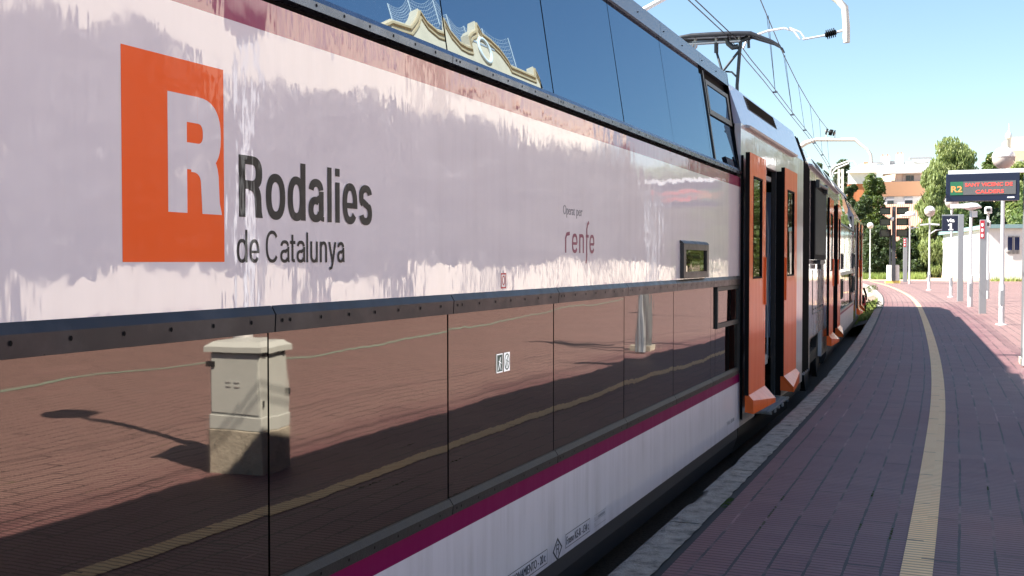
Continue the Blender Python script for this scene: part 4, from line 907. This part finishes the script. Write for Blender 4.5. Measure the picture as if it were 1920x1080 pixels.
# near gantry with bent drop post, insulator and curved registration arm
g1=thing('overhead_gantry','pale overhead gantry with bent drop post, black insulator and curved arm above the pantograph','gantry',(-6.6,19.3,-.2)); o1=Vector((-6.6,19.3,-.2))
def g(x,y,t=19.3): return tuple(at(x,y,t)-o1)
b=MB()
for x in (-.22,.22): b.box((x-.05,-.06,0),(x+.05,.06,7.2))
for k in range(14): b.box((-.17,-.03,.3+.5*k),(.17,.03,.40+.5*k))
b.build('lattice_mast','cream',g1)
b=MB(); b.tube([(0,0,7.2),(.6,0,8.2),g(1490,-60),g(1540,-22),g(1570,0),g(1584,14),g(1587,50),g(1587,80)],.06,8); b.build('drop_post','cream',g1)
b=MB(); b.tube([g(1150,60),g(1200,22),g(1262,-12),g(1320,-50)],.05,8); b.build('strut','steelp',g1)
b=MB(); b.tube([g(1587,56),g(1565,61)],.022,8); b.tube([g(1550,66),g(1505,74)],.018,8); b.tube([g(1500,74),g(1488,58),g(1470,53),g(1440,58),g(1412,68),g(1398,80),g(1393,92)],.020,8); b.tube([g(1511,74),g(1500,60),g(1480,52)],.016,8); b.build('registration_arm','steelp',g1)
b=MB(); a0,a1=Vector(g(1568,60)),Vector(g(1547,66)); d=(a1-a0)
for k in range(5): c0=a0+d*(.15+.17*k); b.tube([tuple(c0-d*.03),tuple(c0+d*.03)],.085,12)
b.tube([tuple(a0),tuple(a1)],.045,8); b.build('insulator','black',g1)
# second gantry
t2=46; o2=Vector((-7.6,t2,-.2)); g2=thing('overhead_gantry','distant pale gantry whose bent beam crosses the sky above the tail of the train','gantry',tuple(o2))
def h(x,y,t=t2): return tuple(at(x,y,t)-o2)
b=MB(); b.box((-.15,-.1,0),(.15,.1,6.9)); b.build('mast','steelp',g2)
b=MB(); b.tube([(0,0,6.7),h(1511,268),h(1530,262),h(1603,262),h(1611,269),h(1626,280),h(1633,290),h(1634,306)],[.1,.1,.075,.075,.07,.06,.06,.06],8); b.build('bent_beam','cream',g2)
b=MB(); 
for x in (1549,1565): b.tube([h(x,262),h(x+1,248)],.02,6)
b.tube([h(1547,246),h(1567,250)],.035,6)
b.build('bracket','cream',g2)
b=MB()
for x in (1550,1556,1558,1560,1564): b.tube([h(x-.8,246.5+(x-1550)*.2),h(x+.8,247+(x-1550)*.2)],.13,8)
b.build('insulator','black',g2)
# third: small bracket arm with a lattice mast
t3=62; o3=Vector((-7.6,t3,-.2)); g3=thing('overhead_gantry','small pale mast with a twin tube arm behind the train, before the dark trees','gantry',tuple(o3))
def h3(x,y,t=t3): return tuple(at(x,y,t)-o3)
b=MB()
for x in (1573,1580): v=h3(x,317); b.box((v[0]-.06,-.06,0),(v[0]+.06,.06,v[2]))
for y in (320,333,346,359): v=h3(1573,y); u=h3(1580,y); b.box((v[0],-.04,v[2]-.1),(u[0],.04,v[2]+.05))
b.build('lattice_mast','cream',g3)
b=MB(); b.tube([h3(1557,330),h3(1558,318),h3(1564,312),h3(1590,302),h3(1600,303),h3(1608,311),h3(1610,318)],.05,6); b.tube([h3(1560,332),h3(1562,322),h3(1568,316),h3(1592,306)],.045,6); b.tube([h3(1563,326),h3(1576,322)],.04,6); b.build('twin_arm','steelp',g3)
# ------------------------------------------------------------------ white hut
hc=gnd(1853,527); hk=(hc.y*c_-hc.x*s_); far=gnd(1735,517); Hh=zat(1853,421,hc)-.5
rt=Vector((c_,s_,0)); dv=(Vector((far.x,far.y,0))-Vector((hc.x,hc.y,0))); Lw=dv.length; ang=math.atan2(dv.y,dv.x)
ht=thing('station_hut','long white rendered hut with teal roof edge, grey doors and barred blue window','hut',(hc.x,hc.y,.5),ang)   # local +x runs along the long wall, -y... away from the camera side
W_=9.0; sgn=-1
b=MB(); b.box((0,-W_,0),(Lw,0,Hh-.35)); b.build('wall','plaster',ht)
b=MB(); b.box((-.35,-W_-.35,Hh-.35),(Lw+.35,.35,Hh)); b.build('roof_edge','teal',ht)
b=MB(); b.box((-.02,-W_-.02,0),(Lw+.02,.04,.25)); b.build('plinth','creamlight',ht)
def along(xp):     # distance along the long wall that falls under image column xp
    lo,hi=0,Lw
    for _ in range(40):
        mdl=(lo+hi)/2; P=Vector((hc.x,hc.y,0))+dv.normalized()*mdl; x=960+F*(P.x*c_+P.y*s_)/(P.y*c_-P.x*s_)
        if x>xp: lo=mdl
        else: hi=mdl
    return lo
for (a,c,z0,z1) in ((1841,1829,.75,3.55),(1756,1749,.9,4.0)):
    b=MB(); b.box((along(a),.0,z0),(along(c),.07,z1)); d_=b.build('door','shutter',ht)
pxm=hk/F
def hx(px_): return -(px_-1853)*pxm/abs(math.sin(math.pi/2))  # along the short wall
nv=Vector((math.sin(ang),-math.cos(ang),0))
def across(xp):
    lo,hi=0,20
    for _ in range(40):
        mdl=(lo+hi)/2; P=Vector((hc.x,hc.y,0))+nv*mdl; x=960+F*(P.x*c_+P.y*s_)/(P.y*c_-P.x*s_)
        if x<xp: lo=mdl
        else: hi=mdl
    return -lo
b=MB(); ya,yb=across(1885),across(1914); za,zb2=zat(1900,472,hc)-.5,zat(1900,442,hc)-.5
b.box((-.06,yb,za),(.0,ya,za+.15)); b.box((-.06,yb,zb2-.12),(.0,ya,zb2)); b.box((-.06,yb,za+.15),(0,yb+.15,zb2-.12)); b.box((-.06,ya-.15,za+.15),(0,ya,zb2-.12)); mid=(ya+yb)/2; b.box((-.06,mid-.12,za+.15),(0,mid+.12,zb2-.12)); wf=b.build('window','plaster',ht)
b=MB(); b.box((-.03,yb+.15,za+.15),(-.005,ya-.15,zb2-.12)); b.build('pane','winblue',wf)
b=MB()
for k in range(9): y_=yb+.2+(ya-yb-.4)*k/8; b.box((-.10,y_-.02,za-.2),(-.08,y_+.02,zb2))
b.build('window_bars','iron',wf)
# ------------------------------------------------------------------ far buildings
def far_building(name,label,X0,Zd):
    o=Vector(CO)+ (FW*1.0+RT*((X0-960)/F)); d=(o-Vector(CO)); d.z=0; d=d*(Zd/(d.y*c_-d.x*s_)); return thing(name,label,'building',(d.x,d.y,.0),rad(6))
K=180/F
def B(x0,y0,x1,y1,dn,df,X0=1675,kk=K):   # box from image-scale extents (px from X0, y from the horizon), depth near/far in metres
    return ((x0-X0)*kk,dn,2.3+(490-y1)*kk),((x1-X0)*kk,df,2.3+(490-y0)*kk)
ap=far_building('apartment_building','terraced apartment building of orange brick and white render with chimneys, behind the conifer',1675,180)
def part(nm,mk,boxes,parent,X0=1675,kk=K):
    b=MB()
    for q_ in boxes: a,c=B(*q_,X0=X0,kk=kk); b.box(a,c)
    return b.build(nm,mk,parent)
part('brick_wall','brick',[(1600,341,1740,368,0,12),(1596,385,1740,520,.4,12)],ap)
part('ribbon_wall','plaster',[(1655,368.2,1740,384.8,.25,12)],ap)
for (a,c) in ((1662,1675),(1693,1708),(1725,1733)): w_=part('window','shutter',[(a,369.5,c,384,.10,.24)],ap); part('window_shade','pane',[(a+1,376,c-1,383,.05,.09)],w_)
part('terrace_wall','plaster',[(1586,318,1600,345,2,12),(1674,322,1740,340.8,3,12),(1590,330,1640,341,2.2,12)],ap)
w_=part('terrace_window','greypl',[(1691,326,1722,339,2.8,2.98)],ap); part('pane','pane',[(1697,328,1705,338,2.7,2.78),(1706,328,1711,338,2.7,2.78)],w_)
b=MB(); q=lambda x,y,d:((x-1675)*K,d,2.3+(490-y)*K)
b.mesh([q(1618,324,1.5),q(1745,322,1.5),q(1752,302,7),q(1634,303,7),q(1618,326,1.5),q(1745,324,1.5),q(1752,304,7.2),q(1634,305,7.2)],[(0,1,2,3),(4,7,6,5),(0,4,5,1),(1,5,6,2),(2,6,7,3),(3,7,4,0)]); b.build('awning_roof','greypl',ap)
b=MB(); b.mesh([q(1650,338,1.0),q(1676,338,.6),q(1679,312,2.5),q(1656,325,2)],[(0,1,2,3)]); b.mesh([q(1650,338.4,1.02),q(1676,338.4,.62),q(1679,312.4,2.52),q(1656,325.4,2.02)],[(3,2,1,0)]); b.build('sun_sail','creamlight',ap)
for (x0,x1,y0) in ((1654,1670,285),(1682,1695,282)): w_=part('chimney','plaster',[(x0,y0,x1,303,7.3,9)],ap); part('chimney_pot','tiles',[(x0+2,y0-4,x0+5,y0-.1,7.8,8.4),(x1-5,y0-4,x1-2,y0-.1,7.8,8.4)],w_)
part('penthouse','plaster',[(1638,298,1654,304,7.2,10)],ap); part('penthouse','plaster',[(1696,297,1740,304,7.4,10)],ap)
part('penthouse_roof','shutter',[(1636,296,1656,298,7.0,10),(1706,289,1746,291,7.0,10),(1670,294,1680,303,8.0,10)],ap)
b=MB(); b.mesh([q(1708,291,7.1),q(1745,291,7.1),q(1740,299,7.0),q(1726,301,7.0),q(1714,298,7.0)],[(0,4,3,2,1)]); b.mesh([q(1708,291,7.15),q(1745,291,7.15),q(1740,299,7.05),q(1726,301,7.05),q(1714,298,7.05)],[(0,1,2,3,4)]); b.build('sail_shade','plaster',ap)
b=MB(); b.mesh([q(1650,385,-3.5),q(1735,385,-3.5),q(1735,470,-9),q(1650,470,-9),q(1650,387,-3.2),q(1735,387,-3.2),q(1735,472,-8.7),q(1650,472,-8.7)],[(3,2,1,0),(4,5,6,7),(0,1,5,4),(1,2,6,5),(2,3,7,6),(3,0,4,7)]); b.build('tiled_roof','tiles',ap)
hb=far_building('house','white pitched roof house left of the apartment building, above the train tail',1610,150); K2=150/F
part('wall','plaster',[(1590,322,1640,345,0,9)],hb,1610,K2); part('brick_wall','brick',[(1588,345.3,1625,420,.2,9)],hb,1610,K2)
b=MB(); q=lambda x,y,d:((x-1610)*K2,d,2.3+(490-y)*K2); b.mesh([q(1586,323,-.6),q(1645,323,-.6),q(1640,303,4),q(1612,304,4),q(1586,325,-.6),q(1645,325,-.6),q(1640,305,4.2),q(1612,306,4.2)],[(0,1,2,3),(4,7,6,5),(0,4,5,1),(1,5,6,2),(2,6,7,3),(3,7,4,0)]); b.build('roof','plaster',hb)
part('chimney','brick',[(1618,300,1626,304,3.9,5)],hb,1610,K2)
cbn=far_building('apartment_building','pale block with a flat parapet at the top right, behind the largest lamp globe',1905,230); K3=230/F
part('wall','creamlight',[(1868,283,1960,420,0,15)],cbn,1905,K3); part('penthouse','plaster',[(1894,256,1960,282.8,2,14)],cbn,1905,K3)
part('window','shutter',[(1872,300,1878,312,-.1,0)],cbn,1905,K3); part('window','shutter',[(1908,300,1914,312,-.1,0)],cbn,1905,K3)
tw=far_building('water_tower','slender pale round turret with a domed cap behind the largest lamp globe',1888,215); K4=215/F
b=MB(); b.lathe([(.45,0),(.42,2.3+(490-262)*K4),(.6,2.3+(490-261)*K4)],(0,0,0),14); b.build('shaft','steelp',tw)
b=MB(); z0=2.3+(490-260)*K4; b.lathe([(.62,z0),(.66,z0+.5),(.5,z0+1.0),(.2,z0+1.4),(.06,z0+1.6),(.04,z0+3)],(0,0,0),14); b.build('dome','globewhite',tw)
ch=far_building('house','pale roofed house between the tall pepper tree and the conifer',1765,170); K5=170/F
part('wall','plaster',[(1768,298,1800,420,0,8)],ch,1765,K5); part('parapet','creamlight',[(1760,271,1772,282.8,1,5)],ch,1765,K5)
# ------------------------------------------------------------------ trees and planting behind the platform
def tpos(xp,Zd): d=FW+RT*((xp-960)/F); d=d*(Zd/1.0); return (d.x,d.y,.4)
def timg(name,label,x0,x1,ytop,Zd,mk,n,size,crown0=.1,blobs=30,**kw):
    kk=Zd/F*1.18; n=int(n*1.5); size*=1.1; p=tpos((x0+x1)/2,Zd); h=2.3+(490-ytop)*Zd/F-.4; return tree(name,label,p,h,(x1-x0)*kk,crown0,mk,n,size,blobs,**kw)
timg('conifer_tree','bushy mid green conifer between the train tail and the bank of monitors',1607,1664,318,128,'leafcyp',11000,.17,.02,44,flat=.4)
timg('pepper_tree','tall light green pepper tree with drooping foliage above the hut',1728,1842,258,126,'leafpepper',20000,.20,.10,60,droop=1,flat=.35)
timg('pepper_tree','lower light green pepper tree left of the white hut',1716,1784,312,118,'leafpepper',15000,.18,.04,44,droop=1,flat=.35)
timg('broadleaf_tree','dark green tree right of the tall pepper tree, behind the departure display',1826,1886,280,140,'leafcyp',9000,.2,.08,36)
timg('broadleaf_tree','green tree under the pale block at the right edge',1868,1950,300,122,'leafpepper',11000,.2,.05,40)
timg('broadleaf_tree','dark tree showing between display and hut roof',1795,1880,352,112,'leafdark',9000,.18,.03,34)
timg('pine_tree','dark pine above the second carriage roof',1553,1608,292,170,'leafdark',8000,.24,.2,30,flat=.3)
timg('pine_tree','pale dark tufted pine left of the larger pine, just over the train roof',1510,1562,296,175,'leafdark',7000,.24,.25,28,flat=.3)
timg('broadleaf_tree','dark tree filling the space under the white house',1590,1640,360,122,'leafdark',8000,.18,.02,30)
timg('broadleaf_tree','shadowy dark tree behind the smallest lamp',1612,1680,425,112,'leafdark',9000,.15,.02,30)
for i_,(r_,t_,h_,w_) in enumerate(((24,72,9,9),(25,84,11,10),(20,97,10,10),(26,112,12,12),(18,116,11,11),(31,100,12,11),(36,130,14,14),(21,130,12,12),(44,150,15,15),(30,158,14,15))):
    tree('park_tree',('tall ','broad ')[i_%2]+'park tree right of the hut, '+('nearest','second nearest','third','fourth','fifth','sixth','seventh','eighth','ninth','farthest')[i_]+' to the camera',(r_,t_,.45),h_,w_,.06,'leafcyp' if i_%3 else 'leafpepper',5000,.24,34,'park trees beyond the hut')
timg('broadleaf_tree','dark tree in front of the white pitched roof house',1572,1614,338,132,'leafdark',8000,.17,.02,30)
timg('broadleaf_tree','low dark tree behind the monitor screens and the tiled roof',1672,1738,432,120,'leafdark',9000,.16,.02,30)
for r_,t_,h_,l_ in ((8,116,13,'first'),(13,119,15,'second'),(18.5,122,16.5,'third'),(24,128,17,'last')):
    tree('hut_tree','tall mid green tree close behind the hut, '+l_+' of that row from the left',(r_,t_,.45),h_,8.5,.05,'leafcyp',7000,.22,40,'trees close behind the hut')
def bush(label,x,y,w,h,mk,n,size,cat='bush',name='bush'):
    p=gnd(x,y,.47); kk=(p.y*c_-p.x*s_)/F; t=thing(name,label,cat,(p.x,p.y,.45)); W=w*kk;Hh_=h*kk
    b=MB(); bl=[(R.uniform(-.4,.4)*W,R.uniform(-.6,.6),Hh_*R.uniform(.15,.6),Hh_*R.uniform(.28,.42),1) for _ in range(10)]; leaves(b,bl,n,size,0,.45); b.build('foliage',mk,t)
    b=MB(); 
    for k_ in range(6): b.tube([(R.uniform(-.2,.2),0,0),(R.uniform(-.4,.4)*W,R.uniform(-.4,.4),Hh_*.6)],[.03,.01],5)
    b.build('stems','bark',t)
bush('yellow green bush behind the smallest lamp and the monitor block',1650,519,44,34,'leafbush',2600,.12)
bush('bush with pale blossom left of the white hut',1722,519,34,38,'leafbush',2400,.13)
bush('low bush at the right end of the white hut',1906,524,50,30,'leafbush',2600,.12)
b=MB()
for _ in range(9000):
    x=R.uniform(1600,1735); y=R.uniform(516.5,524); p=gnd(x,y,.47); l=R.uniform(.25,.8); a=R.uniform(0,6.3); w_=.05
    b.face([(p.x-w_*math.cos(a),p.y-w_*math.sin(a),.46),(p.x+w_*math.cos(a),p.y+w_*math.sin(a),.46),(p.x+R.uniform(-.15,.15),p.y,.46+l)])
for _ in range(5000):
    x=R.uniform(1858,1960); y=R.uniform(521,528.5); p=gnd(x,y,.5); l=R.uniform(.15,.5); a=R.uniform(0,6.3); w_=.05
    b.face([(p.x-w_*math.cos(a),p.y-w_*math.sin(a),.55),(p.x+w_*math.cos(a),p.y+w_*math.sin(a),.55),(p.x+R.uniform(-.15,.15),p.y,.55+l)])
tag(b.build('grass','grass'),'long yellow green grass growing beyond the platform end','grass',None,'stuff')
b=MB()
for _ in range(6500):
    t=R.uniform(37,54); u=R.uniform(-1.3,.02); 
    if noise.noise(Vector((u*1.5,t*.5,2)))<-.15: continue
    x=E(t)+u; l=R.uniform(.06,.26); a=R.uniform(0,6.3); w_=.035; z=-.2 if u<-.06 else .5
    z=-.2+.55*max(0,1+u/1.3)
    b.face([(x-w_*math.cos(a),t-w_*math.sin(a),z),(x+w_*math.cos(a),t+w_*math.sin(a),z),(x+R.uniform(-.1,.1),t+R.uniform(-.1,.1),z+l)])
tag(b.build('trackside_weeds','grass'),'green weeds against the kerb past the tail of the train','weeds',None,'stuff')
b=MB()
ts=[36+k for k in range(30)]
for a,c in zip(ts,ts[1:]): b.face([(E(a)-1.5,a,-.19),(E(a)-.02,a,.33),(E(c)-.02,c,.33),(E(c)-1.5,c,-.19)])
tag(b.build('trackside_bank','ballast'),kind='structure')
for (x,y,l) in ((1634,543,'small dark weed tuft growing over the far kerb'),(1632,578,'dry weed clump leaning on the kerb by the train tail')):
    p=gnd(x,y); t=thing('weed_clump',l,'weeds',(p.x,p.y,.45)); b=MB(); leaves(b,[(0,0,.15,.28,1),(.2,.1,.2,.2,1),(-.2,0,.1,.2,1)],260,.05,0,.35); b.build('foliage','leafcyp',t)
# ------------------------------------------------------------------ light
AIR,DUST,OZ,SKY=1.3,.0,4.0,.053
EL=rad(47); TS=Vector((-math.cos(EL)*.934,-math.cos(EL)*.358,math.sin(EL)))
sun=bpy.data.lights.new('sun','SUN'); sun.energy=5.0; sun.angle=rad(.53); sun.color=(1,.95,.87); so=bpy.data.objects.new('sun',sun); COL.objects.link(so); so.rotation_euler=TS.to_track_quat('Z','Y').to_euler()
W=bpy.data.worlds.new('World'); SC.world=W; W.use_nodes=True; nt_=W.node_tree; sk=nt_.nodes.new('ShaderNodeTexSky'); sk.sky_type='NISHITA'; sk.sun_disc=False; sk.sun_elevation=EL; sk.sun_rotation=math.atan2(TS.x,TS.y); sk.altitude=10; sk.air_density=AIR; sk.dust_density=DUST; sk.ozone_density=OZ
nt_.links.new(sk.outputs[0],nt_.nodes['Background'].inputs[0]); nt_.nodes['Background'].inputs[1].default_value=SKY
SC.view_settings.view_transform='Standard'; SC.view_settings.look='None'; SC.view_settings.gamma=1; SC.view_settings.exposure=1.98
SC.render.engine='CYCLES'; SC.cycles.max_bounces=8; SC.cycles.caustics_reflective=False; SC.cycles.caustics_refractive=False
